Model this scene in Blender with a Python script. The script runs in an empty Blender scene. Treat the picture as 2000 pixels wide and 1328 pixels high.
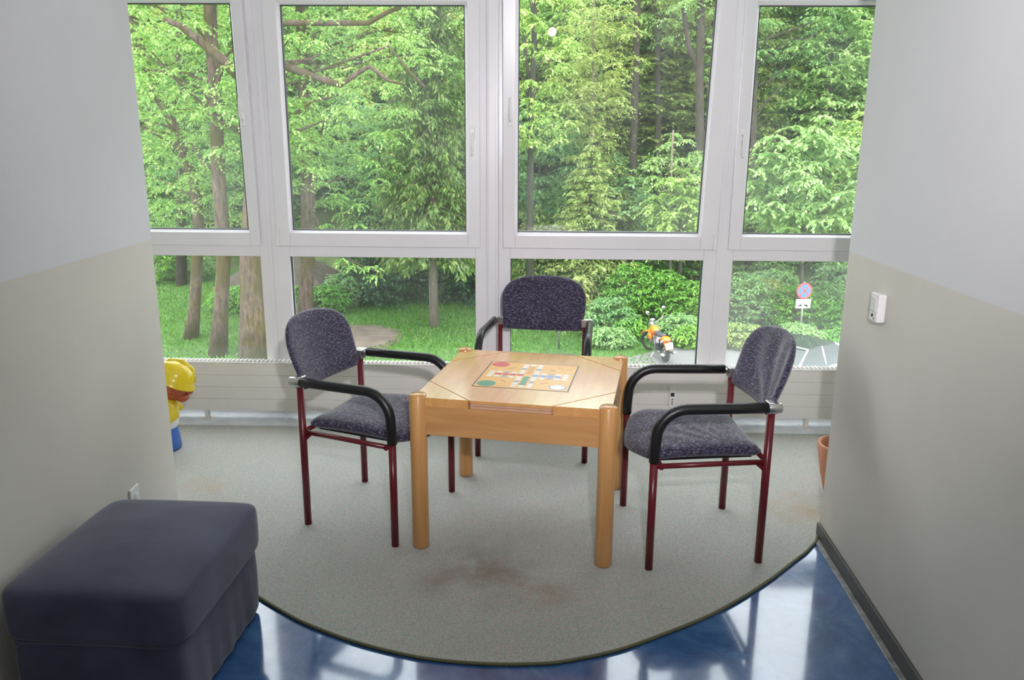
import bpy, bmesh, math, random
import numpy as np
from mathutils import Vector, Matrix
R_ = math.radians
scene = bpy.context.scene
COL = scene.collection

# ------------------------------------------------------------------ camera
CAM_H = 1.6; FPX = 1530.0
cd = bpy.data.cameras.new('camera'); cam = bpy.data.objects.new('camera', cd); COL.objects.link(cam)
cd.sensor_width = 36.0; cd.sensor_fit = 'HORIZONTAL'; cd.lens = 36.0 * FPX / 2000.0
cd.clip_start = 0.05; cd.clip_end = 400
_p = R_(13.6); _r = R_(0.35)
_f = Vector((0, math.cos(_p), -math.sin(_p))); _rt = Vector((1, 0, 0)); _u = _rt.cross(_f)
RT = _rt * math.cos(_r) + _u * math.sin(_r); UP = -_rt * math.sin(_r) + _u * math.cos(_r)
m3 = Matrix((RT, UP, -_f)).transposed()
cam.matrix_world = Matrix.Translation((0, 0, CAM_H)) @ m3.to_4x4()
scene.camera = cam

# ------------------------------------------------------------------ view, sky, lights
vs = scene.view_settings
vs.view_transform = 'Standard'; vs.look = 'None'; vs.gamma = 1.0; vs.use_curve_mapping = False
vs.exposure = 0.5
SKY = 4.7; FLASH = 270.0; FILL_LAMP = 14.0
w = bpy.data.worlds.new('overcast_sky'); scene.world = w; w.use_nodes = True
nt = w.node_tree; bg = nt.nodes['Background']
tc = nt.nodes.new('ShaderNodeTexCoord'); sx = nt.nodes.new('ShaderNodeSeparateXYZ'); rp = nt.nodes.new('ShaderNodeValToRGB')
nt.links.new(tc.outputs['Generated'], sx.inputs[0]); nt.links.new(sx.outputs['Z'], rp.inputs[0]); nt.links.new(rp.outputs[0], bg.inputs[0])
rp.color_ramp.elements[0].position = 0.0; rp.color_ramp.elements[0].color = (0.55, 0.58, 0.62, 1)
rp.color_ramp.elements[1].position = 0.9; rp.color_ramp.elements[1].color = (0.92, 0.97, 1.0, 1)
bg.inputs[1].default_value = SKY

def light(name, typ, loc, energy, color=(1, 1, 1), **kw):
    d = bpy.data.lights.new(name, typ); d.energy = energy; d.color = color
    for k, v in kw.items(): setattr(d, k, v)
    o = bpy.data.objects.new(name, d); o.location = loc; COL.objects.link(o); return o
# soft high sun behind thin cloud
s = light('sun', 'SUN', (0, 0, 30), 1.2, (1.0, 0.97, 0.9), angle=R_(35)); s.rotation_euler = (R_(28), R_(-18), 0)
# the flash of the camera that took the picture
fl = light('camera_flash', 'SPOT', (0.18, -0.03, CAM_H + 0.36), FLASH, (0.99, 0.945, 1.0), shadow_soft_size=0.04, spot_size=R_(92), spot_blend=1.0)
fl.rotation_euler = (R_(93), 0, R_(-2))

# ------------------------------------------------------------------ helpers
def at(px, py, Y):
    d = RT * (px - 1000) + UP * (664 - py) + _f * FPX
    return Vector((0, 0, CAM_H)) + d * (Y / d.y)

def tag(o, label=None, cat=None, group=None, kind=None):
    if label: o['label'] = label
    if cat: o['category'] = cat
    if group: o['group'] = group
    if kind: o['kind'] = kind
    return o

def thing(name, loc=(0, 0, 0), rz=0.0, label=None, cat=None, group=None, kind=None):
    o = bpy.data.objects.new(name, None); COL.objects.link(o); o.empty_display_size = 0.1
    o.location = loc; o.rotation_euler = (0, 0, rz)
    return tag(o, label, cat, group, kind)

class MB:
    def __init__(s): s.v = []; s.f = []; s.m = []; s.sm = []; s.mi = 0
    def add(s, vs, fs, smooth=False, mi=None):
        b = len(s.v); s.v += [tuple(v) for v in vs]
        for f in fs: s.f.append([b + i for i in f]); s.m.append(s.mi if mi is None else mi); s.sm.append(smooth)
    def box(s, x0, y0, z0, x1, y1, z1, M=None, mi=None):
        vs = [Vector(p) for p in ((x0,y0,z0),(x1,y0,z0),(x1,y1,z0),(x0,y1,z0),(x0,y0,z1),(x1,y0,z1),(x1,y1,z1),(x0,y1,z1))]
        if M is not None: vs = [M @ v for v in vs]
        s.add(vs, [(0,3,2,1),(4,5,6,7),(0,1,5,4),(1,2,6,5),(2,3,7,6),(3,0,4,7)], mi=mi)
        return s
    def prism(s, pts, z0, z1, mi=None, M=None):
        n = len(pts); vs = [Vector((p[0], p[1], z0)) for p in pts] + [Vector((p[0], p[1], z1)) for p in pts]
        if M is not None: vs = [M @ v for v in vs]
        s.add(vs, [tuple(range(n - 1, -1, -1)), tuple(range(n, 2 * n))] + [(i, (i + 1) % n, n + (i + 1) % n, n + i) for i in range(n)], mi=mi)
        return s
    def tube(s, pts, r, n=12, cap=True, mi=None, closed=False):
        pts = [Vector(p) for p in pts]; k = len(pts)
        rs = r if isinstance(r, (list, tuple)) else [r] * k
        ts = []
        for i in range(k):
            if closed: t = pts[(i + 1) % k] - pts[i - 1]
            else: t = pts[min(i + 1, k - 1)] - pts[max(i - 1, 0)]
            ts.append(t.normalized())
        a = Vector((0, 0, 1)) if abs(ts[0].z) < .9 else Vector((1, 0, 0))
        u = ts[0].cross(a).normalized(); vs = []
        for i in range(k):
            u = (u - ts[i] * u.dot(ts[i])).normalized(); v = ts[i].cross(u)
            for j in range(n):
                q = 2 * math.pi * j / n; vs.append(pts[i] + (u * math.cos(q) + v * math.sin(q)) * rs[i])
        fs = []
        for i in range(k if closed else k - 1):
            i2 = (i + 1) % k
            for j in range(n): fs.append((i * n + j, i * n + (j + 1) % n, i2 * n + (j + 1) % n, i2 * n + j))
        s.add(vs, fs, True, mi)
        if cap and not closed:
            b = len(s.v) - k * n
            s.f.append([b + j for j in range(n - 1, -1, -1)]); s.m.append(s.mi if mi is None else mi); s.sm.append(False)
            s.f.append([b + (k - 1) * n + j for j in range(n)]); s.m.append(s.mi if mi is None else mi); s.sm.append(False)
        return s
    def lathe(s, prof, n=32, c=(0, 0, 0), mi=None, M=None, sx=1, sy=1):
        vs = []
        for r, z in prof:
            for j in range(n):
                q = 2 * math.pi * j / n; v = Vector((c[0] + r * sx * math.cos(q), c[1] + r * sy * math.sin(q), c[2] + z))
                vs.append(M @ v if M is not None else v)
        fs = [(i * n + j, i * n + (j + 1) % n, (i + 1) * n + (j + 1) % n, (i + 1) * n + j) for i in range(len(prof) - 1) for j in range(n)]
        s.add(vs, fs, True, mi); return s
    def disc(s, c, r, z=0, n=24, mi=None, h=.0006, sy=1):
        return s.prism([(c[0] + r * math.cos(2 * math.pi * j / n), c[1] + r * sy * math.sin(2 * math.pi * j / n)) for j in range(n)], z, z + h, mi)
    def build(s, name, mats, parent=None, bevel=0, seg=2, sub=0, kind=None, label=None):
        me = bpy.data.meshes.new(name); me.from_pydata(s.v, [], s.f)
        if not isinstance(mats, (list, tuple)): mats = [mats]
        for m in mats: me.materials.append(m)
        me.polygons.foreach_set('material_index', s.m); me.polygons.foreach_set('use_smooth', s.sm)
        me.update()
        o = bpy.data.objects.new(name, me); COL.objects.link(o)
        if parent: o.parent = parent
        if bevel:
            b = o.modifiers.new('bevel', 'BEVEL'); b.width = bevel; b.segments = seg; b.limit_method = 'ANGLE'; b.angle_limit = R_(40)
            b.harden_normals = False
        if sub:
            q = o.modifiers.new('sub', 'SUBSURF'); q.levels = sub; q.render_levels = sub
        if kind: o['kind'] = kind
        if label: o['label'] = label
        return o

def children(o): return [c for c in bpy.data.objects if c.parent is o]
def copy_tree(o, parent=None, kids=None):
    c = o.copy(); COL.objects.link(c); c.parent = parent
    for ch in (kids if kids is not None else children(o)): copy_tree(ch, c)
    return c

# ------------------------------------------------------------------ materials
def mat(name):
    m = bpy.data.materials.new(name); m.use_nodes = True
    return m, m.node_tree, m.node_tree.nodes['Principled BSDF']
def N(nt, t, **kw):
    n = nt.nodes.new(t)
    for k, v in kw.items():
        if k.startswith('i_'): n.inputs[int(k[2:]) if k[2:].isdigit() else k[2:].replace('_', ' ')].default_value = v
        else: setattr(n, k, v)
    return n
def L(nt, a, b): nt.links.new(a, b)
def ramp(nt, src, stops):
    r = N(nt, 'ShaderNodeValToRGB'); L(nt, src, r.inputs[0]); e = r.color_ramp.elements
    while len(e) < len(stops): e.new(0.5)
    for el, (p, c) in zip(e, stops): el.position = p; el.color = (*c, 1)
    return r
def coords(nt, scale=(1, 1, 1), kind='Object', rot=(0, 0, 0)):
    t = N(nt, 'ShaderNodeTexCoord'); mp = N(nt, 'ShaderNodeMapping'); L(nt, t.outputs[kind], mp.inputs[0])
    mp.inputs['Scale'].default_value = scale; mp.inputs['Rotation'].default_value = rot
    return mp.outputs[0]
def bump(nt, bsdf, src, strength=.2, dist=.01):
    b = N(nt, 'ShaderNodeBump'); b.inputs['Strength'].default_value = strength; b.inputs['Distance'].default_value = dist
    L(nt, src, b.inputs['Height']); L(nt, b.outputs[0], bsdf.inputs['Normal'])
def simple(name, col, rough=.5, metal=0.0, nscale=8, var=.06, bmp=0.0, coat=0.0, spec=None):
    m, nt, b = mat(name)
    c = coords(nt); no = N(nt, 'ShaderNodeTexNoise'); no.inputs['Scale'].default_value = nscale; no.inputs['Detail'].default_value = 5
    L(nt, c, no.inputs['Vector'])
    a = tuple(max(0, x * (1 - var)) for x in col); z = tuple(min(1, x * (1 + var)) for x in col)
    r = ramp(nt, no.outputs[0], [(.3, a), (.7, z)]); L(nt, r.outputs[0], b.inputs['Base Color'])
    b.inputs['Roughness'].default_value = rough; b.inputs['Metallic'].default_value = metal
    if coat: b.inputs['Coat Weight'].default_value = coat; b.inputs['Coat Roughness'].default_value = .1
    if spec is not None: b.inputs['Specular IOR Level'].default_value = spec
    if bmp: bump(nt, b, no.outputs[0], bmp, .002)
    return m

M = {}
# wall paint in two colours with a painted dado line, dirt and light roughness
def wall_mat(name, zl):
    m, nt, b = mat(name)
    t = N(nt, 'ShaderNodeTexCoord'); s = N(nt, 'ShaderNodeSeparateXYZ'); L(nt, t.outputs['Object'], s.inputs[0])
    no = N(nt, 'ShaderNodeTexNoise'); no.inputs['Scale'].default_value = 2.2; no.inputs['Detail'].default_value = 6; L(nt, t.outputs['Object'], no.inputs['Vector'])
    n2 = N(nt, 'ShaderNodeTexNoise'); n2.inputs['Scale'].default_value = 160; n2.inputs['Detail'].default_value = 3; L(nt, t.outputs['Object'], n2.inputs['Vector'])
    up = ramp(nt, no.outputs[0], [(.3, (.69, .685, .72)), (.7, (.73, .725, .76))])
    lo = ramp(nt, no.outputs[0], [(.3, (.66, .625, .565)), (.7, (.705, .675, .61))])
    a = N(nt, 'ShaderNodeMath', operation='SUBTRACT'); L(nt, s.outputs['Z'], a.inputs[0]); a.inputs[1].default_value = zl
    mr = N(nt, 'ShaderNodeMapRange'); L(nt, a.outputs[0], mr.inputs[0]); mr.inputs[1].default_value = -.003; mr.inputs[2].default_value = .003
    mx = N(nt, 'ShaderNodeMix', data_type='RGBA'); L(nt, mr.outputs[0], mx.inputs[0]); L(nt, lo.outputs[0], mx.inputs[6]); L(nt, up.outputs[0], mx.inputs[7])
    # scuffs on the lower half
    n3 = N(nt, 'ShaderNodeTexNoise'); n3.inputs['Scale'].default_value = 9; n3.inputs['Detail'].default_value = 8; n3.inputs['Roughness'].default_value = .75; L(nt, t.outputs['Object'], n3.inputs['Vector'])
    sc = N(nt, 'ShaderNodeMapRange'); L(nt, n3.outputs[0], sc.inputs[0]); sc.inputs[1].default_value = .70; sc.inputs[2].default_value = .78; sc.inputs[4].default_value = .35
    m2 = N(nt, 'ShaderNodeMix', data_type='RGBA'); L(nt, sc.outputs[0], m2.inputs[0]); L(nt, mx.outputs[2], m2.inputs[6]); m2.inputs[7].default_value = (.38, .33, .3, 1)
    L(nt, m2.outputs[2], b.inputs['Base Color']); b.inputs['Roughness'].default_value = .75
    b.inputs['Specular IOR Level'].default_value = .25
    bump(nt, b, n2.outputs[0], .12, .002)
    return m
M['wall'] = wall_mat('painted_wall', 1.222)
M['ceiling'] = simple('ceiling_paint', (.8, .8, .79), .9)
M['pvc'] = simple('white_window_plastic', (.79, .77, .80), .28, nscale=3, var=.02)
M['gasket'] = simple('dark_gasket', (.05, .055, .06), .6)
M['radiator'] = simple('cream_radiator_enamel', (.74, .71, .68), .35, nscale=5, var=.03)
M['white_plastic'] = simple('white_plastic', (.8, .79, .78), .35)
M['black_plastic'] = simple('black_plastic', (.012, .012, .014), .4)
M['red_mark'] = simple('red_mark', (.35, .02, .02), .4)
M['baseboard'] = simple('grey_rubber_baseboard', (.085, .08, .075), .45, nscale=20)
M['strip'] = simple('clear_sealing_strip', (.30, .31, .31), .22, nscale=25, var=.35)
M['red_metal'] = simple('dark_red_lacquered_steel', (.13, .008, .014), .3, nscale=30, var=.05)
M['foam'] = simple('black_foam', (.008, .008, .009), .38, nscale=40, bmp=.1)
M['chrome'] = simple('brushed_steel', (.62, .61, .60), .28, 1.0)
M['terracotta'] = simple('terracotta', (.58, .26, .16), .8, nscale=14, var=.12, bmp=.2)
M['soil'] = simple('potting_soil', (.05, .03, .02), .95, nscale=60, var=.5, bmp=.5)
M['yellow'] = simple('yellow_plastic', (.82, .62, .015), .3, coat=.5)
M['skin'] = simple('painted_brown_red_face', (.42, .085, .03), .4)
M['blue'] = simple('blue_plastic', (.05, .15, .5), .35)
M['white_paint'] = simple('white_paint', (.75, .75, .74), .4)
M['blackw'] = simple('black_print', (.015, .015, .015), .5)

# blue linoleum
m, nt, b = mat('blue_linoleum'); c = coords(nt, (1, 1, 1))
n1 = N(nt, 'ShaderNodeTexNoise'); n1.inputs['Scale'].default_value = 5; n1.inputs['Detail'].default_value = 10; n1.inputs['Roughness'].default_value = .7; n1.inputs['Distortion'].default_value = 1.2; L(nt, c, n1.inputs['Vector'])
r = ramp(nt, n1.outputs[0], [(.3, (.028, .085, .235)), (.5, (.045, .135, .34)), (.72, (.10, .23, .47))]); L(nt, r.outputs[0], b.inputs['Base Color'])
n2 = N(nt, 'ShaderNodeTexNoise'); n2.inputs['Scale'].default_value = 14; n2.inputs['Detail'].default_value = 9; n2.inputs['Roughness'].default_value = .8; L(nt, c, n2.inputs['Vector'])
mr = N(nt, 'ShaderNodeMapRange'); L(nt, n2.outputs[0], mr.inputs[0]); mr.inputs[1].default_value = .3; mr.inputs[2].default_value = .8; mr.inputs[3].default_value = .07; mr.inputs[4].default_value = .26
L(nt, mr.outputs[0], b.inputs['Roughness']); b.inputs['Coat Weight'].default_value = 1.0; b.inputs['Coat Roughness'].default_value = .07
n3 = N(nt, 'ShaderNodeTexNoise'); n3.inputs['Scale'].default_value = 3.0; n3.inputs['Detail'].default_value = 3; L(nt, c, n3.inputs['Vector'])
bump(nt, b, n3.outputs[0], .25, .006)
M['lino'] = m

# carpet
m, nt, b = mat('speckled_grey_carpet'); t = N(nt, 'ShaderNodeTexCoord'); c = t.outputs['Object']
n1 = N(nt, 'ShaderNodeTexNoise'); n1.inputs['Scale'].default_value = 150; n1.inputs['Detail'].default_value = 4; n1.inputs['Roughness'].default_value = .8; L(nt, c, n1.inputs['Vector'])
base = ramp(nt, n1.outputs[0], [(.34, (.20, .21, .20)), (.5, (.46, .47, .435)), (.66, (.70, .70, .65))])
n2 = N(nt, 'ShaderNodeTexNoise'); n2.inputs['Scale'].default_value = 70; n2.inputs['Detail'].default_value = 3; L(nt, c, n2.inputs['Vector'])
col = ramp(nt, n2.outputs['Color'], [(.35, (.26, .46, .44)), (.5, (.46, .46, .43)), (.64, (.60, .38, .34))])
mx = N(nt, 'ShaderNodeMix', data_type='RGBA'); mx.inputs[0].default_value = .45; L(nt, base.outputs[0], mx.inputs[6]); L(nt, col.outputs[0], mx.inputs[7])
prev = mx.outputs[2]
n4 = N(nt, 'ShaderNodeTexNoise'); n4.inputs['Scale'].default_value = 4.5; n4.inputs['Detail'].default_value = 6; n4.inputs['Roughness'].default_value = .65; L(nt, c, n4.inputs['Vector'])
for (sx_, sy_, rad, cl, amt) in ((-.13, 2.80, .20, (.19, .13, .08), .85), (-.02, 2.66, .22, (.22, .15, .10), .75), (-.28, 2.66, .12, (.26, .17, .14), .6),
                                 (.13, 2.60, .14, (.30, .18, .10), .6), (1.33, 3.32, .22, (.42, .29, .16), .8), (-1.50, 3.50, .16, (.46, .33, .20), .8), (-.02, 2.95, .3, (.25, .24, .22), .4)):
    d = N(nt, 'ShaderNodeVectorMath', operation='DISTANCE'); L(nt, c, d.inputs[0]); d.inputs[1].default_value = (sx_, sy_, .007)
    mr = N(nt, 'ShaderNodeMapRange'); L(nt, d.outputs['Value'], mr.inputs[0]); mr.inputs[1].default_value = 0; mr.inputs[2].default_value = rad; mr.inputs[3].default_value = 1; mr.inputs[4].default_value = 0
    n5 = N(nt, 'ShaderNodeMapRange'); L(nt, n4.outputs[0], n5.inputs[0]); n5.inputs[1].default_value = .36; n5.inputs[2].default_value = .62
    mu = N(nt, 'ShaderNodeMath', operation='MULTIPLY'); L(nt, mr.outputs[0], mu.inputs[0]); L(nt, n5.outputs[0], mu.inputs[1])
    m2_ = N(nt, 'ShaderNodeMath', operation='MULTIPLY'); L(nt, mu.outputs[0], m2_.inputs[0]); m2_.inputs[1].default_value = amt
    mm = N(nt, 'ShaderNodeMix', data_type='RGBA'); L(nt, m2_.outputs[0], mm.inputs[0]); L(nt, prev, mm.inputs[6]); mm.inputs[7].default_value = (*cl, 1); prev = mm.outputs[2]
L(nt, prev, b.inputs['Base Color']); b.inputs['Roughness'].default_value = .95; b.inputs['Sheen Weight'].default_value = .15
b.inputs['Specular IOR Level'].default_value = .1
bump(nt, b, n1.outputs[0], .6, .004)
M['carpet'] = m
M['carpet_edge'] = simple('olive_serged_carpet_edge', (.16, .16, .09), .9, nscale=300, var=.4, bmp=.6)

# chair fabric: navy weave with pale, blue and red dashes
m, nt, b = mat('navy_dashed_upholstery')
c = coords(nt, (48, 48, 120))
v1 = N(nt, 'ShaderNodeTexNoise'); v1.inputs['Scale'].default_value = 1.6; v1.inputs['Detail'].default_value = 3; v1.inputs['Roughness'].default_value = .7; L(nt, c, v1.inputs['Vector'])
c2 = coords(nt, (80, 35, 130), rot=(0, 0, .5))
v2 = N(nt, 'ShaderNodeTexNoise'); v2.inputs['Scale'].default_value = 1.8; v2.inputs['Detail'].default_value = 2; L(nt, c2, v2.inputs['Vector'])
r1 = ramp(nt, v1.outputs[0], [(.42, (.009, .009, .020)), (.49, (.024, .022, .050)), (.56, (.10, .095, .165)), (.65, (.27, .26, .36))])
r2 = ramp(nt, v2.outputs['Color'], [(.33, (.015, .015, .08)), (.5, (.02, .02, .04)), (.66, (.10, .02, .035))])
mx = N(nt, 'ShaderNodeMix', data_type='RGBA'); mx.inputs[0].default_value = .35; L(nt, r1.outputs[0], mx.inputs[6]); L(nt, r2.outputs[0], mx.inputs[7])
L(nt, mx.outputs[2], b.inputs['Base Color']); b.inputs['Roughness'].default_value = .9; b.inputs['Sheen Weight'].default_value = .3
bump(nt, b, v1.outputs[0], .35, .002)
M['fabric'] = m

# ottoman fabric
m, nt, b = mat('dark_blue_suede'); c = coords(nt, (1, 1, 1))
n1 = N(nt, 'ShaderNodeTexNoise'); n1.inputs['Scale'].default_value = 6; n1.inputs['Detail'].default_value = 8; L(nt, c, n1.inputs['Vector'])
r = ramp(nt, n1.outputs[0], [(.3, (.054, .057, .098)), (.7, (.090, .094, .150))]); L(nt, r.outputs[0], b.inputs['Base Color'])
b.inputs['Roughness'].default_value = .95; b.inputs['Sheen Weight'].default_value = .35; b.inputs['Sheen Roughness'].default_value = .4
n2 = N(nt, 'ShaderNodeTexNoise'); n2.inputs['Scale'].default_value = 350; L(nt, c, n2.inputs['Vector']); bump(nt, b, n2.outputs[0], .15, .001)
M['suede'] = m

def wood(name, scale, a=(.50, .235, .075), z=(.66, .36, .14), rough=.32, coat=.35):
    m, nt, b = mat(name); c = coords(nt, scale)
    n1 = N(nt, 'ShaderNodeTexNoise'); n1.inputs['Scale'].default_value = 1.0; n1.inputs['Detail'].default_value = 7; n1.inputs['Roughness'].default_value = .6; n1.inputs['Distortion'].default_value = .5; L(nt, c, n1.inputs['Vector'])
    r = ramp(nt, n1.outputs[0], [(.25, a), (.75, z)]); L(nt, r.outputs[0], b.inputs['Base Color'])
    b.inputs['Roughness'].default_value = rough; b.inputs['Coat Weight'].default_value = coat; b.inputs['Coat Roughness'].default_value = .13
    bump(nt, b, n1.outputs[0], .04, .002)
    return m
M['wood_x'] = wood('beech_grain_along_board', (2.5, 30, 30))
M['wood_y'] = wood('beech_grain_across', (30, 2.5, 30))
M['wood_z'] = wood('beech_turned_leg', (40, 40, 3), (.52, .25, .075), (.66, .36, .13))
M['wood_top'] = wood('beech_table_top', (26, 3, 20), (.62, .29, .085), (.78, .43, .145), .24, .85)
M['wood_cut'] = simple('pale_cut_wood_end', (.62, .36, .22), .5, nscale=40)
M['board_yellow'] = simple('board_orange_yellow', (.80, .46, .13), .3, var=.03)
M['b_red'] = simple('board_red', (.62, .10, .09), .35)
M['b_green'] = simple('board_green', (.07, .30, .18), .35)
M['b_blue'] = simple('board_blue', (.20, .33, .62), .35)
M['b_white'] = simple('board_white', (.80, .78, .72), .35)
M['b_grey'] = simple('board_slate', (.36, .38, .46), .35)
M['b_line'] = simple('board_dark_line', (.05, .045, .08), .4)
M['b_dash'] = simple('board_brown_line', (.35, .16, .08), .4)

# glass: clear pane, mirror reflection at grazing angles, faint dirt film
def glass_mat(name, dirt=.02, patch=False):
    m = bpy.data.materials.new(name); m.use_nodes = True; nt = m.node_tree; nt.nodes.clear()
    out = N(nt, 'ShaderNodeOutputMaterial'); tr = N(nt, 'ShaderNodeBsdfTransparent'); gl = N(nt, 'ShaderNodeBsdfGlossy'); gl.inputs['Roughness'].default_value = 0.0
    tr.inputs[0].default_value = (.985, .995, .99, 1)
    lw = N(nt, 'ShaderNodeLayerWeight'); lw.inputs['Blend'].default_value = .5
    p = N(nt, 'ShaderNodeMath', operation='POWER'); L(nt, lw.outputs['Facing'], p.inputs[0]); p.inputs[1].default_value = 4.0
    q = N(nt, 'ShaderNodeMath', operation='MULTIPLY_ADD'); L(nt, p.outputs[0], q.inputs[0]); q.inputs[1].default_value = .8; q.inputs[2].default_value = .045
    mx = N(nt, 'ShaderNodeMixShader'); L(nt, q.outputs[0], mx.inputs[0]); L(nt, tr.outputs[0], mx.inputs[1]); L(nt, gl.outputs[0], mx.inputs[2])
    df = N(nt, 'ShaderNodeBsdfDiffuse'); df.inputs[0].default_value = (.8, .82, .82, 1)
    tl = N(nt, 'ShaderNodeBsdfTranslucent'); tl.inputs[0].default_value = (.8, .84, .84, 1)
    dm = N(nt, 'ShaderNodeMixShader'); dm.inputs[0].default_value = .5; L(nt, df.outputs[0], dm.inputs[1]); L(nt, tl.outputs[0], dm.inputs[2])
    t = N(nt, 'ShaderNodeTexCoord'); no = N(nt, 'ShaderNodeTexNoise'); no.inputs['Scale'].default_value = 1.6; no.inputs['Detail'].default_value = 5; L(nt, t.outputs['Object'], no.inputs['Vector'])
    mr = N(nt, 'ShaderNodeMapRange'); L(nt, no.outputs[0], mr.inputs[0]); mr.inputs[1].default_value = .35; mr.inputs[2].default_value = .7; mr.inputs[3].default_value = dirt * .25; mr.inputs[4].default_value = dirt
    m2 = N(nt, 'ShaderNodeMixShader'); L(nt, mr.outputs[0], m2.inputs[0]); L(nt, mx.outputs[0], m2.inputs[1]); L(nt, dm.outputs[0], m2.inputs[2])
    L(nt, m2.outputs[0], out.inputs[0]); return m
M['glass'] = glass_mat('window_glass', .05)
M['glass_low'] = glass_mat('lower_window_glass', .03); M['glass_dusty'] = glass_mat('dusty_lower_window_glass', .12)

# ------------------------------------------------------------------ room shell
def shell(name, fn, mt, bevel=0):
    mb = MB(); fn(mb); o = mb.build(name, mt, bevel=bevel); o['kind'] = 'structure'; return o
LX = lambda y: -1.539 - .059 * (y - 3.34)
RX = lambda y: 1.322 + .078 * (y - 3.07)
shell('floor', lambda b: b.box(-2.95, -2.2, -.12, 2.85, 4.80, 0), M['lino'])
shell('ceiling', lambda b: b.box(-2.95, -2.2, 2.78, 2.85, 4.80, 2.9), M['ceiling'])
shell('wall_left', lambda b: b.prism([(LX(-2.2), -2.2), (LX(3.35), 3.35), (-2.95, 3.35), (-2.95, -2.2)], 0, 2.78), M['wall'], .006)
shell('wall_right', lambda b: b.prism([(RX(-2.2), -2.2), (2.85, -2.2), (2.85, 3.08), (RX(3.08), 3.08)], 0, 2.78), M['wall'], .006)
shell('wall_back', lambda b: b.box(-2.95, -2.35, 0, 2.85, -2.2, 2.78), M['wall'])
shell('wall_bay_left', lambda b: b.box(-2.95, 3.35, 0, -2.78, 4.83, 2.78), M['wall'])
shell('wall_bay_right', lambda b: b.box(2.62, 3.08, 0, 2.85, 4.80, 2.78), M['wall'])
# baseboards
def bb(name, X, y0, y1, s):
    b = MB(); t = .012 * s
    b.prism([(X(y0), y0), (X(y1), y1), (X(y1) + t, y1 + .001), (X(y0) + t, y0)][::(1 if s < 0 else -1)], .0, .062)
    o = b.build(name, M['baseboard'], bevel=.003); o['kind'] = 'structure'
    b = MB(); b.prism([(X(y0) + t, y0), (X(y1) + t, y1), (X(y1) + t * 3.0, y1 - .012), (X(y0) + t * 3.0, y0)][::(1 if s < 0 else -1)], .0, .006)
    b.build('sealing_strip', M['strip'], o, bevel=.002)
bb('baseboard_right', RX, -2.2, 3.08, -1)
bb('baseboard_left', LX, -2.2, 2.62, 1)
# added fill lamp, out of view, to brighten the near end of the room
lp = thing('fill_lamp', (0.0, -0.9, 2.78), 0, 'round opal fill lamp added on the ceiling behind the photographer, out of view', 'lamp')
MB().lathe([(0, 0), (.19, 0), (.19, -.03), (0, -.03)], c=(0, 0, 0)).build('fill_lamp_base', M['white_plastic'], lp)
m, nt, b = mat('fill_lamp_glow'); b.inputs['Base Color'].default_value = (.9, .9, .88, 1); b.inputs['Emission Color'].default_value = (1, .93, .85, 1); b.inputs['Emission Strength'].default_value = FILL_LAMP
MB().lathe([(.175, -.03), (.17, -.06), (.13, -.09), (.06, -.105), (0.001, -.108)], c=(0, 0, 0)).build('fill_lamp_shade', m, lp)

# ------------------------------------------------------------------ window front (yawed a touch)
YAW = -.026; FY = 4.60
FM = Matrix.Translation((0, FY, 0)) @ Matrix.Rotation(math.atan(YAW), 4, 'Z')
def fxl(xe):          # x measured on the plane y = 4.6 -> x along the window front
    k = xe / FY; Y = FY / (1 - YAW * k); return (k * Y) / math.cos(math.atan(YAW))
def ring(b, x0, x1, z0, z1, X0, X1, Z0, Z1, ya, yb, mi=None):   # frame between outer (x,z) and inner (X,Z) rectangles
    b.box(x0, ya, z0, X0, yb, z1, mi=mi); b.box(X1, ya, z0, x1, yb, z1, mi=mi)
    b.box(X0, ya, z0, X1, yb, Z0, mi=mi); b.box(X0, ya, Z1, X1, yb, z1, mi=mi)
def bead(b, X0, X1, Z0, Z1, y_in, y_gl, d=.012, mi=None):  # sloped glazing bead: wide towards the room
    o = [(X0 - d, y_in, Z0 - d), (X1 + d, y_in, Z0 - d), (X1 + d, y_in, Z1 + d), (X0 - d, y_in, Z1 + d)]
    i = [(X0, y_gl, Z0), (X1, y_gl, Z0), (X1, y_gl, Z1), (X0, y_gl, Z1)]
    b.add(o + i, [(j, (j + 1) % 4, 4 + (j + 1) % 4, 4 + j) for j in range(4)], mi=mi)
SZ0, SZ1 = 1.045, 2.465; GZ0, GZ1 = 1.137, 2.374; LZ0, LZ1 = .12, .980; FT = 2.53
panels = [
    # frame edges, sash edges, upper glass, lower glass (x), tilt
    (-2.72, -1.425, -2.665, -1.470, -2.600, -1.543, -2.655, -1.487, 1.9, 'R'),
    (-1.425, -.150, -1.378, -.188, -1.284, -.272, -1.313, -.219, 0, 'R'),
    (-.083, 1.212, -.056, 1.190, .030, 1.082, -.012, 1.126, 5.6, 'L'),
    (1.212, 2.55, 1.262, 2.52, 1.346, 2.44, 1.299, 2.50, 0, 'L')]
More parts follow.
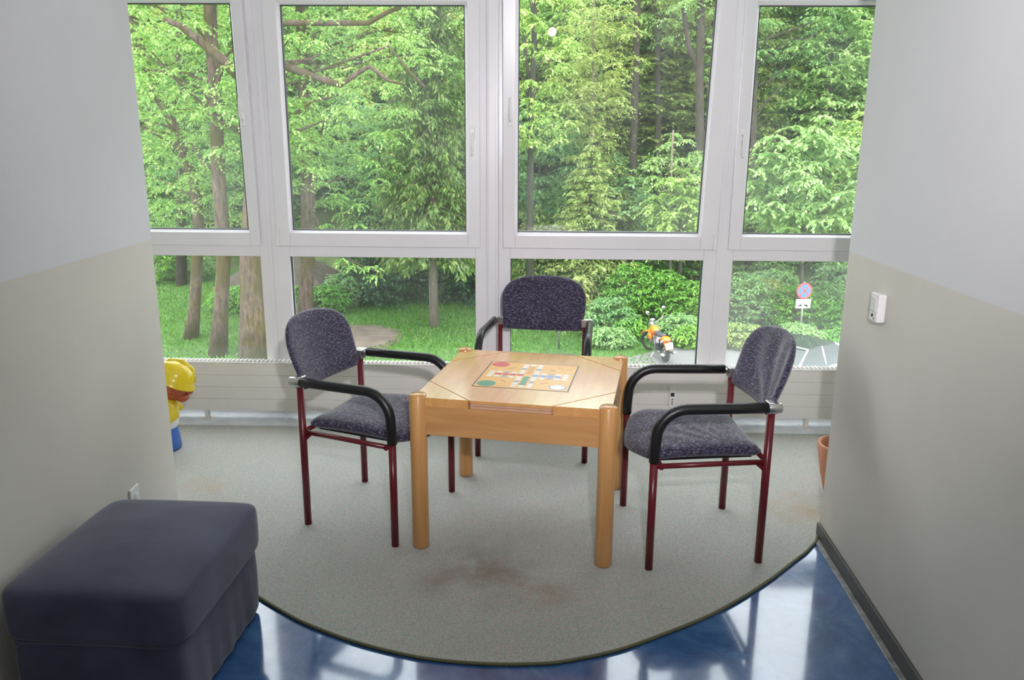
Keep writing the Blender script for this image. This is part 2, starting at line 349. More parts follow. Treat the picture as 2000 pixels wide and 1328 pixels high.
for k, (f0, f1, s0, s1, g0, g1, l0, l1, tilt, hs) in enumerate(panels):
    GZ1 = 2.374 + (.022 if k == 2 else 0); SZ1 = 2.465 + (.022 if k == 2 else 0)
    f0, f1, s0, s1, g0, g1, l0, l1 = [fxl(v) for v in (f0, f1, s0, s1, g0, g1, l0, l1)]
    wn = bpy.data.objects.new('window_%d' % (k + 1), None); COL.objects.link(wn); wn['kind'] = 'structure'; wn.matrix_world = FM
    b = MB()
    # fixed frame: jambs, transom, head, foot; inner opening behind the sash
    b.box(f0, 0, .0, l0, .07, FT); b.box(l1, 0, .0, f1, .07, FT)
    b.box(l0, 0, SZ0 - .065, l1, .07, SZ0 + .035)
    b.box(l0, 0, SZ1 - .03, l1, .07, FT); b.box(l0, 0, 0, l1, .07, LZ0)
    b.build('window_frame', M['pvc'], wn, bevel=.003)
    b = MB(); bead(b, l0, l1, LZ0, LZ1, .012, .03, .0); ring(b, l0 - .002, l1 + .002, LZ0 - .002, LZ1 + .002, l0 + .004, l1 - .004, LZ0 + .004, LZ1 - .004, .028, .05)
    b.build('gasket', M['gasket'], wn)
    MB().box(l0, .034, LZ0, l1, .054, LZ1).build('window_pane', M['glass_low'] if k < 3 else M['glass_dusty'], wn)
    # sash, hinged along its bottom edge
    sh = bpy.data.objects.new('sash', None); COL.objects.link(sh); sh.parent = wn
    sh.location = (0, -.018, SZ0); sh.rotation_euler = (R_(tilt), 0, 0)
    b = MB(); ring(b, s0, s1, 0, SZ1 - SZ0, g0 - .014, g1 + .014, GZ0 - SZ0 - .014, GZ1 - SZ0 + .014, -.006, .052)
    b.build('sash_frame', M['pvc'], sh, bevel=.004, seg=3)
    b = MB(); bead(b, g0, g1, GZ0 - SZ0, GZ1 - SZ0, .0, .022, .014)
    b.build('glazing_bead', M['pvc'], sh)
    b = MB(); ring(b, g0 - .002, g1 + .002, GZ0 - SZ0 - .002, GZ1 - SZ0 + .002, g0 + .004, g1 - .004, GZ0 - SZ0 + .004, GZ1 - SZ0 - .004, .021, .045)
    b.build('gasket', M['gasket'], sh)
    MB().box(g0, .024, GZ0 - SZ0, g1, .044, GZ1 - SZ0).build('window_pane', M['glass'], sh)
    # handle
    hx = {0: (s1 + g1) / 2 - .005, 1: (s1 + g1) / 2, 2: (s0 + g0) / 2, 3: (s0 + g0) / 2 - .01}[k]; hz = {0: 1.76, 1: 1.69, 2: 1.77, 3: 1.69}[k] - SZ0
    b = MB(); b.box(hx - .013, -.018, hz - .035, hx + .013, -.006, hz + .035)
    sgn = 1 if k != 2 and k != 0 else -1
    if tilt: b.tube([(hx, -.018, hz), (hx, -.045, hz), (hx, -.052, hz + .02), (hx, -.05, hz + .12)], [.008, .008, .009, .007], 10)
    else: b.tube([(hx, -.018, hz), (hx, -.045, hz), (hx, -.052, hz - .02), (hx, -.05, hz - .12)], [.008, .008, .009, .007], 10)
    b.build('window_handle', M['white_plastic'], sh, bevel=.003)
    # hinge cover at the lower corner opposite the handle
    qx = s0 + .012 if hs == 'R' else s1 - .012
    b = MB(); b.box(qx - .009, -.02, .0, qx + .009, -.004, .09); b.tube([(qx, -.012, .005), (qx, -.012, .028)], .007, 10, mi=1)
    b.build('hinge_cover', [M['white_plastic'], M['chrome']], sh, bevel=.002)
# centre post, head wall, cill
b = MB(); c0, c1 = fxl(-.150), fxl(-.083)
b.box(c0, -.018, 0, c1, .09, 2.6); b.box(c0 + .010, -.026, 0, c1 - .016, -.018, 2.6)
b.box(c0 - .0, -.022, 0, c0 + .004, 0, 2.6); b.box(c1 - .004, -.022, 0, c1, 0, 2.6)
o = b.build('trim_1', M['pvc'], bevel=.002); o.matrix_world = FM; o['kind'] = 'structure'
b = MB(); b.box(fxl(-2.9), -.03, FT, fxl(2.75), .2, 2.79)
o = b.build('wall_front', M['wall']); o.matrix_world = FM; o['kind'] = 'structure'
b = MB(); b.box(fxl(-2.9), .071, -.25, fxl(2.75), .16, .10)
o = b.build('trim_2', M['pvc']); o.matrix_world = FM; o['kind'] = 'structure'
# vertical cover strips on the two side joints between the windows
for i, xe in enumerate((-1.425, 1.212)):
    x = fxl(xe); b = MB(); b.box(x - .012, -.006, 0, x + .012, .0, 2.53)
    o = b.build('trim_%d' % (i + 3), M['pvc'], bevel=.002); o.matrix_world = FM; o['kind'] = 'structure'

# ------------------------------------------------------------------ radiator
rad = thing('radiator', (0, 0, 0), 0, 'long low cream convector radiator in front of the lower windows', 'radiator')
rad.matrix_world = FM
RX0, RX1 = fxl(-2.72), fxl(2.55); RYF, RYB = -.150, -.060; RZ0, RZ1 = .065, .362
b = MB(); hh = (RZ1 - RZ0) / 4
for i in range(4): b.box(RX0, RYF, RZ0 + i * hh + .0012, RX1, RYF + .016, RZ0 + (i + 1) * hh - .0012)
b.box(RX0, RYF + .004, RZ0, RX1, RYF + .014, RZ1)
b.build('front_panel', M['radiator'], rad, bevel=.0015)
MB().box(RX0, RYB - .012, RZ0, RX1, RYB, RZ1).build('rear_panel', M['radiator'], rad)
b = MB(); n = 210
for i in range(n):
    x = RX0 + (RX1 - RX0) * (i + .5) / n; b.box(x - .0035, RYF + .016, RZ1 - .05, x + .0035, RYB - .012, RZ1 + .008)
b.box(RX0, RYF, RZ1 - .004, RX1, RYF + .006, RZ1 + .004)
b.build('top_grille', M['radiator'], rad)
for xe in (-1.83, -.60, .65, 1.78):
    x = fxl(xe); b = MB(); b.box(x - .012, RYF + .02, .0, x + .012, RYF + .05, RZ0 + .002); b.box(x - .03, RYF - .005, .0, x + .03, RYF + .075, .006)
    b.build('foot', M['radiator'], rad, bevel=.002)
b = MB(); x = fxl(.955); b.box(x - .018, RYF - .026, .135, x + .018, RYF, .262, mi=0); b.box(x - .011, RYF - .0275, .20, x + .011, RYF - .025, .222, mi=1)
for i in range(3): b.box(x - .006, RYF - .0268, .15 + i * .014, x + .006, RYF - .0255, .157 + i * .014, mi=2)
b.build('heat_cost_meter', [M['white_plastic'], M['black_plastic'], M['baseboard']], rad, bevel=.003, label='small white meter with a black display')

# ------------------------------------------------------------------ carpet
front = [(-2.6, 3.36), (-1.56, 3.36), (-1.50, 3.30), (-1.40, 3.10), (-1.22, 2.85), (-1.08, 2.70), (-.936, 2.577), (-.82, 2.483), (-.702, 2.398), (-.52, 2.300), (-.325, 2.228), (-.19, 2.200), (-.059, 2.188), (.06, 2.189), (.171, 2.203), (.35, 2.262), (.529, 2.357), (.70, 2.462), (.854, 2.58), (1.0, 2.71), (1.13, 2.84), (1.22, 2.93), (1.285, 3.01), (1.315, 3.07), (1.33, 3.105), (2.55, 3.105)]
back = [(2.55, 4.28), (0, 4.355), (-2.6, 4.41)]
def smooth_line(p, a, e):
    q = p[:a]
    for i in range(a, e):
        p0, p1, p2, p3 = p[i - 1], p[i], p[i + 1], p[i + 2]
        for t in np.linspace(0, 1, 6)[:-1]:
            q.append(tuple(.5 * (2 * p1[j] + (p2[j] - p0[j]) * t + (2 * p0[j] - 5 * p1[j] + 4 * p2[j] - p3[j]) * t * t + (3 * p1[j] - p0[j] - 3 * p2[j] + p3[j]) * t ** 3) for j in (0, 1)))
    return q + p[e:]
fr = smooth_line(front, 4, 21)
cp = thing('carpet', (0, 0, 0), 0, 'speckled grey carpet with a rounded front edge, brown stains under the table', 'carpet')
MB().prism(fr + back, .0005, .008).build('carpet_pile', M['carpet'], cp)
MB().tube([(x, y, .006) for x, y in fr[3:-2]], .006, 8).build('carpet_binding', M['carpet_edge'], cp, label='olive green bound edge')

o = MB().box(-2.75, 4.20, .0004, 2.60, 4.70, .004).build('trim_5', simple('pale_floor_glare', (.74, .78, .82), .35, nscale=12, var=.12)); o['kind'] = 'structure'  # added strip: daylight glare on the blue lino put into its colour
# ------------------------------------------------------------------ wall fittings
sw = thing('key_switch', (RX(2.686), 2.686, 1.075), math.atan(.078) * -1, 'small white surface-mounted key switch box on the right wall', 'switch')
MB().box(-.03, -.036, -.05, 0, .036, .05).build('switch_box', M['white_plastic'], sw, bevel=.006, seg=3)
MB().box(-.033, -.024, -.012, -.030, .024, .038).build('rocker', M['white_plastic'], sw, bevel=.002)
b = MB(); b.tube([(-.029, .004, -.028), (-.032, .004, -.028)], .0065, 12, mi=0); b.tube([(-.029, -.012, -.038), (-.0315, -.012, -.038)], .003, 8, mi=1)
b.build('key_hole', [M['black_plastic'], M['red_mark']], sw, label='black key hole with a tiny red mark')
so = thing('wall_socket', (LX(2.90), 2.90, .245), math.atan(.059), 'white power socket on the left wall just above the blue ottoman', 'socket')
MB().box(0, -.04, -.04, .010, .04, .04).build('socket_plate', M['white_plastic'], so, bevel=.004)
b = MB(); b.lathe([(.021, 0), (.019, -.001), (.018, .003), (0.001, .003)], 24, M=Matrix.Translation((.010, 0, 0)) @ Matrix.Rotation(R_(90), 4, 'Y'), c=(0, 0, 0)); b.build('socket_well', M['white_plastic'], so)

# ------------------------------------------------------------------ games table
tb = thing('games_table', (.069, 3.248, .0085), R_(-11), 'light beech games table with round legs and a board game on its top', 'table')
H = .648; hw = .375; rl = .0345
for sx_ in (-1, 1):
    for sy_ in (-1, 1):
        x, y = sx_ * hw, sy_ * hw
        b = MB(); b.lathe([(0.0005, 0), (rl - .004, 0), (rl, .006), (rl, H + .004), (rl - .004, H + .010), (0.0005, H + .0105)], 40, (x, y, 0))
        b.build('leg', M['wood_z'], tb)
AP = .018; ax = hw - rl + .002
def apron(x0, y0, x1, y1, mt):
    MB().box(x0, y0, H - .155, x1, y1, H - .0365).build('apron', mt, tb, bevel=.001)
apron(-hw + rl - .003, -hw - .012, hw - rl + .003, -hw + .010, M['wood_x'])
apron(-hw + rl - .003, hw - .010, hw - rl + .003, hw + .012, M['wood_x'])
apron(-hw - .012, -hw + rl - .003, -hw + .010, hw - rl + .003, M['wood_y'])
apron(hw - .010, -hw + rl - .003, hw + .012, hw - rl + .003, M['wood_y'])
MB().box(-hw + .01, -hw + .01, H - .060, hw - .01, hw - .01, H - .037).build('under_shelf', M['wood_x'], tb)
E = hw + .014; cc = .165   # corner blocks from the leg to the seam
for a in range(4):
    Mr = Matrix.Rotation(a * math.pi / 2, 4, 'Z')
    # notch around the round leg
    notch = [(-hw + (rl + .001) * math.cos(q), -hw + (rl + .001) * math.sin(q)) for q in np.linspace(math.pi / 2 + .42, -.42, 12)]
    pts = [(-E, -cc - .002), (-E, notch[0][1])] + notch + [(notch[-1][0], -E), (-cc - .002, -E)]
    pts = [p for p in pts]
    MB().prism(pts[::-1] if False else pts, H - .036, H, M=Mr).build('corner_block', M['wood_top'], tb, bevel=.0015)
g = .006; s_ = cc - g
octo = [(-s_, -E), (s_, -E), (E, -s_), (E, s_), (s_, E), (-s_, E), (-E, s_), (-E, -s_)]
MB().prism(octo, H - .0125, H).build('table_top', M['wood_top'], tb, bevel=.001)
def shr(d): return [(x * (1 - d / E), y * (1 - d / E)) for x, y in octo]
MB().prism(shr(.004), H - .0235, H - .0140).build('reversible_leaf', M['wood_cut'], tb, bevel=.0008)
MB().prism(shr(.004), H - .0355, H - .0250).build('reversible_leaf', M['wood_cut'], tb, bevel=.0008)
# the board game printed in the middle of the top
gb = MB(); hb = .195; z = H + .0002
gb.box(-hb - .0055, -hb - .0055, z - .0002, hb + .0055, hb + .0055, z + .0003, mi=6); gb.box(-hb, -hb, z, hb, hb, z + .0006, mi=0)
u = .0325; zz = z + .0006
def circ(i, j, r, mi, sy=1): gb.disc((i * u, j * u), r, zz, 20, mi, .0003, sy)
path = []
for i in range(-5, 6):
    for j in range(-5, 6):
        if (abs(i) == 1 and abs(j) >= 1) or (abs(j) == 1 and abs(i) >= 1) or (abs(i) == 5 and j == 0) or (abs(j) == 5 and i == 0): path.append((i, j))
GREYS = ((-3, 1), (-3, -1), (3, 1), (3, -1), (1, 3), (-1, 3), (1, -3), (-1, -3))
for i, j in set(path):
    if (i, j) not in GREYS: circ(i, j, .0135, 4)
for k in range(1, 5):
    circ(-k, 0, .0158, 1); circ(k, 0, .0158, 3); circ(0, -k, .0158, 2); circ(0, k, .0158, 8)
for (i, j) in GREYS: circ(i, j, .0135, 5)
circ(-4.6, 4.7, .040, 1); circ(-4.6, -4.6, .040, 2)
for (cx, cy, mi_) in ((4.6, 4.7, 8), (4.6, -4.6, 3)):
    circ(cx, cy, .036, mi_); gb.disc((cx * u, cy * u), .031, zz + .0003, 24, 0 if mi_ == 8 else 4, .0003)  # blue corner filled white: washed-out highlight put into its colour
for (cx, cy, an) in ((-2.7, 3.1, 40), (-2.7, -3.1, -45), (2.9, 3.1, -42), (2.7, -3.1, 40)):
    gb.box(-.019, -.0022, zz, .019, .0022, zz + .0003, M=Matrix.Translation((cx * u, cy * u, 0)) @ Matrix.Rotation(R_(an), 4, 'Z'), mi=7)
gb.build('game_board', [M['board_yellow'], M['b_red'], M['b_green'], M['b_blue'], M['b_white'], M['b_grey'], M['b_line'], M['b_dash'], simple('board_amber', (.72, .36, .10), .35)], tb, label='orange board of coloured circles with a dark border')

# ------------------------------------------------------------------ armchairs
def pad(outline, thick, curve, n=26, m=14, puff=.35, pleat=0.0, seed=0):
    """cushion: outline(t,s) gives a point of the plan shape; rings from centre to the rim, front and back faces"""
    vs = []; fs = []
    rings = [i / m for i in range(1, m + 1)]
    for side in (1, -1):
        base = len(vs); vs.append((*outline(0, 0), curve(*outline(0, 0)) + side * thick / 2))
        for s in rings:
            for j in range(n):
                x, y = outline(j / n, s)
                e = math.sqrt(max(0, 1 - s ** 6)); h = thick / 2 * (e * (1 - puff * s * s * .4) if s < 1 else 0)
                pl = pleat * math.sin(15 * math.atan2(y + .10, x + .20) + 1.6 * math.sin(y * 11 + x * 5)) * (1 - s ** 4) if side > 0 else 0
                vs.append((x, y, curve(x, y) + side * (h + pl)))
        for j in range(n): fs.append((base, base + 1 + j, base + 1 + (j + 1) % n) if side > 0 else (base, base + 1 + (j + 1) % n, base + 1 + j))
        for i in range(m - 1):
            a = base + 1 + i * n
            for j in range(n):
                q = (a + j, a + n + j, a + n + (j + 1) % n, a + (j + 1) % n); fs.append(q if side > 0 else q[::-1])
    # weld the rims
    tot = len(vs) // 2; rim = 1 + (m - 1) * n
    fs = [tuple((v - tot if (v >= tot + rim) else v) for v in f) for f in fs]
    return vs, fs
def rounded(pts_fn, n_per=0): pass
def outline_from(poly, rads, n=64):
    """rounded polygon sampled to n points by arc length"""
    P = []; k = len(poly)
    for i in range(k):
        a, c, d = Vector(poly[i - 1]), Vector(poly[i]), Vector(poly[(i + 1) % k]); r = rads[i]
        u1 = (a - c).normalized(); u2 = (d - c).normalized()
        p0 = c + u1 * r; p2 = c + u2 * r
        for t in [i_ / 9 for i_ in range(10)]: P.append(p0 * (1 - t) ** 2 + c * (2 * t * (1 - t)) + p2 * (t * t))
    Ls = [0]
    for i in range(len(P)): Ls.append(Ls[-1] + (P[(i + 1) % len(P)] - P[i]).length)
    out = []
    for q in range(n):
        d = Ls[-1] * q / n; i = max(j for j in range(len(P)) if Ls[j] <= d); f = (d - Ls[i]) / max(1e-9, Ls[i + 1] - Ls[i])
        out.append(P[i].lerp(P[(i + 1) % len(P)], f))
    cen = sum(out, Vector((0, 0))) / n
    def fn(t, s):
        if s == 0: return (cen.x, cen.y)
        p = out[int(round(t * n)) % n]; v = cen.lerp(p, s); return (v.x, v.y)
    return fn
def make_armchair(pleat):
    t = thing('armchair')
    FW, RW, D = .285, .242, .225; r = .0155
    # legs
    for sx_ in (-1, 1):
        b = MB(); b.tube([(sx_ * FW, D, 0.0), (sx_ * FW, D, .45)], r, 16); b.build('leg', M['red_metal'], t)
        b = MB(); b.tube([(sx_ * RW, -D, 0.0), (sx_ * RW, -D, .638)], r, 16); b.build('leg', M['red_metal'], t)
        # foam covered arm: vertical, round bend, level back to the rear post
        rr = .115; za = .655; pts = [(sx_ * FW, D, .447), (sx_ * FW, D - .001, .50)]
        for q in np.linspace(0, 90, 9):
            pts.append((sx_ * (FW - .004 * q / 90), D - .004 - rr * (1 - math.cos(R_(q))), za - rr + rr * math.sin(R_(q))))
        xe = RW + .028
        for f in (.33, .66, 1): pts.append((sx_ * (FW - .004 + (xe - FW + .004) * f), D - rr - (D - rr + .200) * f, za))
        b = MB(); b.tube(pts, .0205, 18); b.build('armrest', M['foam'], t)
        b = MB(); b.tube([(sx_ * xe, -.198, za), (sx_ * xe, -.252, za)], .0195, 18)
        b.box(min(sx_ * (xe - .004), sx_ * (RW - .020)), -D - .019, .628, max(sx_ * (xe - .004), sx_ * (RW - .020)), -D + .019, .672)
        b.build('arm_bracket', M['chrome'], t, bevel=.003, label='brushed steel bracket')
        # side rail with gusset below the seat
        b = MB(); b.tube([(sx_ * (FW - .012), D, .424), (sx_ * (RW - .006), -D, .424)], .0105, 10)
        y0 = -D + .01; x_ = sx_ * (RW - .006)
        b.add([(x_ - .004, y0, .43), (x_ - .004, y0 + .05, .43), (x_ - .004, y0, .385), (x_ + .004, y0, .43), (x_ + .004, y0 + .05, .43), (x_ + .004, y0, .385)], [(0, 1, 2), (5, 4, 3), (0, 3, 4, 1), (1, 4, 5, 2), (2, 5, 3, 0)])
        b.build('seat_rail', M['red_metal'], t)
        # slim black back support that carries the backrest
        b = MB(); b.box(sx_ * (RW - .022) - .006, -D - .014, .606, sx_ * (RW - .022) + .006, -D + .004, .640); b.build('back_bracket', M['black_plastic'], t, bevel=.002)
    b = MB(); b.tube([(-RW, -D, .424), (RW, -D, .424)], .0105, 10); b.build('cross_rail', M['red_metal'], t)
    b = MB(); b.tube([(-FW, D - .03, .424), (FW, D - .03, .424)], .0105, 10); b.build('cross_rail', M['red_metal'], t)
    # seat
    fn = outline_from([(-.212, -.222), (.212, -.222), (.262, .225), (0, .305), (-.262, .225)], [.03, .03, .07, .12, .07], 72)
    vs, fs = pad(fn, .074, lambda x, y: .446 + .010 * math.sin((y + .22) * 6) - .028 * max(0, (y - .13) / .12) ** 2 * .8 + .010 * (abs(x) / .25) ** 2, n=72, m=16, pleat=pleat * .4)
    b = MB(); b.add(vs, fs, True); b.build('seat', M['fabric'], t)
    MB().prism([(-.17, -.19), (.17, -.19), (.20, .20), (-.20, .20)], .418, .432).build('seat_board', M['black_plastic'], t)
    # backrest: rounded top, straight foot, curved round the sitter and leaning back
    hs = [(.0, .0), (.222, .0), (.233, .06), (.241, .13), (.243, .19), (.234, .222), (.216, .254), (.186, .281), (.142, .301), (.08, .314), (0, .319)]
    po = hs[1:] + [(-x, y) for x, y in hs[-2:0:-1]]
    fo = outline_from(po, [.02] + [.018] * (len(po) - 2) + [.02], 96)
    vs, fs = pad(fo, .046, lambda x, y: .052 * (x / .24) ** 2 - .012 * math.sin(y * 9), n=96, m=20, pleat=pleat)
    tl = R_(17); out = []
    for x, y, z_ in vs: out.append((x, -D - .012 + (z_ - .02) * math.cos(tl) - y * math.sin(tl), .598 + y * math.cos(tl) + (z_ - .02) * math.sin(tl)))
    b = MB(); b.add(out, [f for f in fs], True); b.build('backrest', M['fabric'], t)
    return t
ch = make_armchair(.0)
def face(c_back, c_front):
    cx, cy = (c_back[0] + c_front[0]) / 2, (c_back[1] + c_front[1]) / 2
    dx, dy = c_front[0] - c_back[0], c_front[1] - c_back[1]
    return (cx, cy, .008), math.atan2(dy, dx) - math.pi / 2
kids = children(ch)
loc, rz = face((-.805, 3.37), (-.380, 3.217)); ch.location = loc; ch.rotation_euler.z = rz
tag(ch, 'navy upholstered armchair with dark red legs on the left side of the games table', 'chair', 'armchairs around the games table')
c2 = copy_tree(ch, kids=kids); loc, rz = face((.170, 4.335), (.1035, 3.905)); c2.location = loc; c2.rotation_euler.z = rz
c2['label'] = 'navy upholstered armchair behind the table, facing the camera with its back to the radiator'
c3 = make_armchair(.0055); loc, rz = face((.9795, 3.080), (.530, 3.062)); c3.location = loc; c3.rotation_euler.z = rz
tag(c3, 'navy upholstered armchair with creased backrest on the right side of the games table', 'chair', 'armchairs around the games table')

# ------------------------------------------------------------------ ottoman
ot = thing('ottoman', (-1.145, 2.215, 0), R_(-3), 'dark blue suede box ottoman against the left wall', 'ottoman')
def softbox(hx, hy, z0, z1, e, puff, n=22, fold=0.0):
    """superellipse box: rounded edges, slightly puffed top"""
    vs = []; fs = []
    bm = bmesh.new(); bmesh.ops.create_cube(bm, size=2.0)
    bmesh.ops.subdivide_edges(bm, edges=bm.edges[:], cuts=n, use_grid_fill=True)
    hz = (z1 - z0) / 2
    for v in bm.verts:
        x, y, z_ = v.co; k = (abs(x) ** e + abs(y) ** e + abs(z_) ** e) ** (1 / e) if e else 1
        mxx = max(abs(x), abs(y), abs(z_)); q = mxx / k if k else 1
        x2, y2, z2 = x * q, y * q, z_ * q
        pz = puff * max(0, (1 - x2 * x2)) * max(0, (1 - y2 * y2)) * (1 if z2 > 0 else .2)
        f = 1 + .012 * math.cos(z2 * 1.5)
        fo = fold * (math.sin(y2 * 21 + z2 * 1.1) + .6 * math.sin(y2 * 9 + 1)) * (1 - z2) / 2
        fp = fold * (math.sin(x2 * 19 + z2) + .6 * math.sin(x2 * 8 + 2)) * (1 - z2) / 2
        v.co = (x2 * hx * f + (fo if abs(x2) > .95 else 0) * (1 if x2 > 0 else -1), y2 * hy * f + (fp if abs(y2) > .95 else 0) * (1 if y2 > 0 else -1), z0 + hz + z2 * hz + pz)
    bm.verts.ensure_lookup_table()
    vs = [tuple(v.co) for v in bm.verts]; fs = [tuple(v.index for v in f.verts) for f in bm.faces]; bm.free()
    b = MB(); b.add(vs, fs, True); return b
softbox(.262, .305, .252, .418, 12, .024).build('cushion_top', M['suede'], ot)
softbox(.238, .298, .004, .275, 26, .0, fold=.0035).build('box_base', M['suede'], ot)
pp = []
for j in range(72):
    q = 2 * math.pi * j / 72; c_, s2 = math.cos(q), math.sin(q); k = (abs(c_) ** 12 + abs(s2) ** 12) ** (-1 / 12)
    pp.append((c_ * k * .250, s2 * k * .302, .256 + .003 * math.sin(3 * q)))
MB().tube(pp, .0042, 8, closed=True).build('piping', M['suede'], ot)

# ------------------------------------------------------------------ plant pot and toy figure at the edges of the bay
pt = thing('plant_pot', (1.597, 3.50, .008), 0, 'terracotta plant pot half hidden behind the right wall', 'pot')
MB().lathe([(.0005, 0), (.082, 0), (.088, .006), (.112, .10), (.128, .19), (.134, .235), (.132, .246), (.124, .248), (.118, .240), (.112, .16), (.10, .13), (.0005, .13)], 48).build('pot_body', M['terracotta'], pt)
b = MB(); b.lathe([(.0005, .168), (.06, .166), (.108, .160), (.109, .15)], 32); b.build('soil', M['soil'], pt)

tf = thing('toy_figure', (-1.872, 4.02, .008), R_(-80), 'plastic toy figure in a yellow helmet and jacket peeking out behind the left wall', 'toy')
def ell(b, c, rx, ry, rz_, n=20, mi=None, e=1.0):
    prof = [(max(.0005, math.cos(a)), math.sin(a)) for a in np.linspace(-math.pi / 2, math.pi / 2, 13)]
    vs = []
    for r0, z0 in prof:
        for j in range(n):
            q = 2 * math.pi * j / n; vs.append((c[0] + rx * r0 * math.cos(q), c[1] + ry * r0 * math.sin(q), c[2] + rz_ * z0))
    b.add(vs, [(i * n + j, i * n + (j + 1) % n, (i + 1) * n + (j + 1) % n, (i + 1) * n + j) for i in range(12) for j in range(n)], True, mi)
b = MB(); b.lathe([(.0005, 0), (.075, 0), (.08, .02), (.072, .09), (.062, .13)], 24, (0, 0, 0), sx=1.1, sy=.85); b.build('trousers', M['blue'], tf)
b = MB(); b.lathe([(.066, .125), (.074, .135), (.074, .165), (.070, .172)], 24, sx=1.1, sy=.85); b.build('belt', M['white_paint'], tf)
b = MB(); b.lathe([(.070, .168), (.078, .18), (.080, .23), (.068, .28), (.035, .305), (.0005, .31)], 24, sx=1.15, sy=.9)
b.tube([(-.075, 0, .27), (-.115, .02, .23), (-.12, .05, .18)], [.028, .026, .022], 12); b.tube([(.075, 0, .27), (.115, .02, .23), (.12, .05, .18)], [.028, .026, .022], 12)
b.build('jacket', M['yellow'], tf)
MH = Matrix.Translation((0, .045, .335)) @ Matrix.Rotation(R_(-16), 4, 'X') @ Matrix.Translation((0, 0, -.335))
def tilt(b): b.v = [tuple(MH @ Vector(v)) for v in b.v]; return b
b = MB(); ell(b, (0, .005, .355), .078, .078, .078); ell(b, (0, .086, .345), .020, .024, .020); ell(b, (0, .060, .305), .045, .035, .028)
ell(b, (-.08, .0, .355), .014, .02, .024); ell(b, (.08, .0, .355), .014, .02, .024); tilt(b).build('head', M['skin'], tf)
for s2 in (-1, 1):
    b = MB(); ell(b, (s2 * .03, .072, .372), .014, .010, .017, mi=0); ell(b, (s2 * .03, .081, .372), .006, .004, .008, mi=1)
    tilt(b).build('eye', [M['white_paint'], M['blackw']], tf)
b = MB(); Mh = Matrix.Translation((0, 0, .385)) @ Matrix.Rotation(R_(-12), 4, 'X')
b.lathe([(.106, -.004), (.108, .002), (.090, .012), (.088, .045), (.070, .085), (.035, .108), (.0005, .113)], 32, M=Mh, sy=1.12)
b.lathe([(.104, -.006), (.086, .004), (.0005, .02)], 32, M=Mh, sy=1.12)
b.tube([Mh @ Vector(p) for p in ((0, -.095, .035), (0, -.06, .095), (0, 0, .118), (0, .06, .098), (0, .1, .035))], .012, 10)
tilt(b).build('helmet', M['yellow'], tf)

# ================================================================== OUTDOORS
GZ = -4.8
def g_y0(x): return 38 - 11.0 * min(1, max(0, (x + 6) / 9.0))
def ground_z(x, y):
    d = max(0, y - g_y0(x)); return GZ + .40 * d * min(1, d / 6) + .12 * math.sin(x * .7 + y * .31) * min(1, d / 3)
m, nt, b = mat('lawn_grass'); c = coords(nt, (1, 1, 1))
n1 = N(nt, 'ShaderNodeTexNoise'); n1.inputs['Scale'].default_value = .35; n1.inputs['Detail'].default_value = 8; n1.inputs['Roughness'].default_value = .7; L(nt, c, n1.inputs['Vector'])
n2 = N(nt, 'ShaderNodeTexNoise'); n2.inputs['Scale'].default_value = 14; n2.inputs['Detail'].default_value = 4; L(nt, c, n2.inputs['Vector'])
r1 = ramp(nt, n1.outputs[0], [(.3, (.035, .11, .015)), (.55, (.08, .21, .025)), (.75, (.15, .31, .045))]); r2 = ramp(nt, n2.outputs[0], [(.3, (.35, .45, .3)), (.7, (1, 1, 1))])
mx = N(nt, 'ShaderNodeMix', data_type='RGBA', blend_type='MULTIPLY'); mx.inputs[0].default_value = .55; L(nt, r1.outputs[0], mx.inputs[6]); L(nt, r2.outputs[0], mx.inputs[7])
L(nt, mx.outputs[2], b.inputs['Base Color']); b.inputs['Roughness'].default_value = .95; bump(nt, b, n2.outputs[0], .8, .05)
M['lawn'] = m
M['slope'] = simple('forest_floor', (.10, .14, .05), .95, nscale=.8, var=.5, bmp=.5)
M['asphalt'] = simple('grey_asphalt', (.17, .165, .165), .85, nscale=30, var=.15, bmp=.3)
M['dirt'] = simple('bare_brown_earth', (.165, .125, .10), .95, nscale=2, var=.25, bmp=.3)
def grid(name, x0, x1, y0, y1, st, mt, dz=0.0, clip=None):
    b = MB(); xs = np.arange(x0, x1 + .01, st); ys = np.arange(y0, y1 + .01, st)
    vs = [(x, y, ground_z(x, y) + dz) for y in ys for x in xs]; n = len(xs)
    fs = [(j * n + i, j * n + i + 1, (j + 1) * n + i + 1, (j + 1) * n + i) for j in range(len(ys) - 1) for i in range(n - 1) if clip is None or clip(xs[i] + st / 2, ys[j] + st / 2)]
    b.add(vs, fs, True); o = b.build(name, mt); o['kind'] = 'structure'; return o
grid('lawn', -45, 5, 6, 40, 1.0, M['lawn'])
grid('forest_floor', -60, 60, 6, 100, 2.0, M['slope'], dz=-.08)
b = MB(); outl = [(2.3, 6), (2.3, 17), (2.8, 21.5), (3.6, 24.0), (5.2, 25.3), (8, 25.9), (14, 26.0), (30, 26), (30, 6)]
b.prism(outl, GZ - .05, GZ + .03); o = b.build('parking_lot', M['asphalt']); o['kind'] = 'structure'
b = MB(); rg = random.Random(5)
b.prism([(-5.6 + (1.5 + .35 * rg.random()) * math.cos(a), 26.6 + (1.9 + .5 * rg.random()) * math.sin(a)) for a in np.linspace(0, 2 * math.pi, 22)[:-1]], GZ - .02, GZ + .025)
o = b.build('path', M['dirt']); o['kind'] = 'structure'

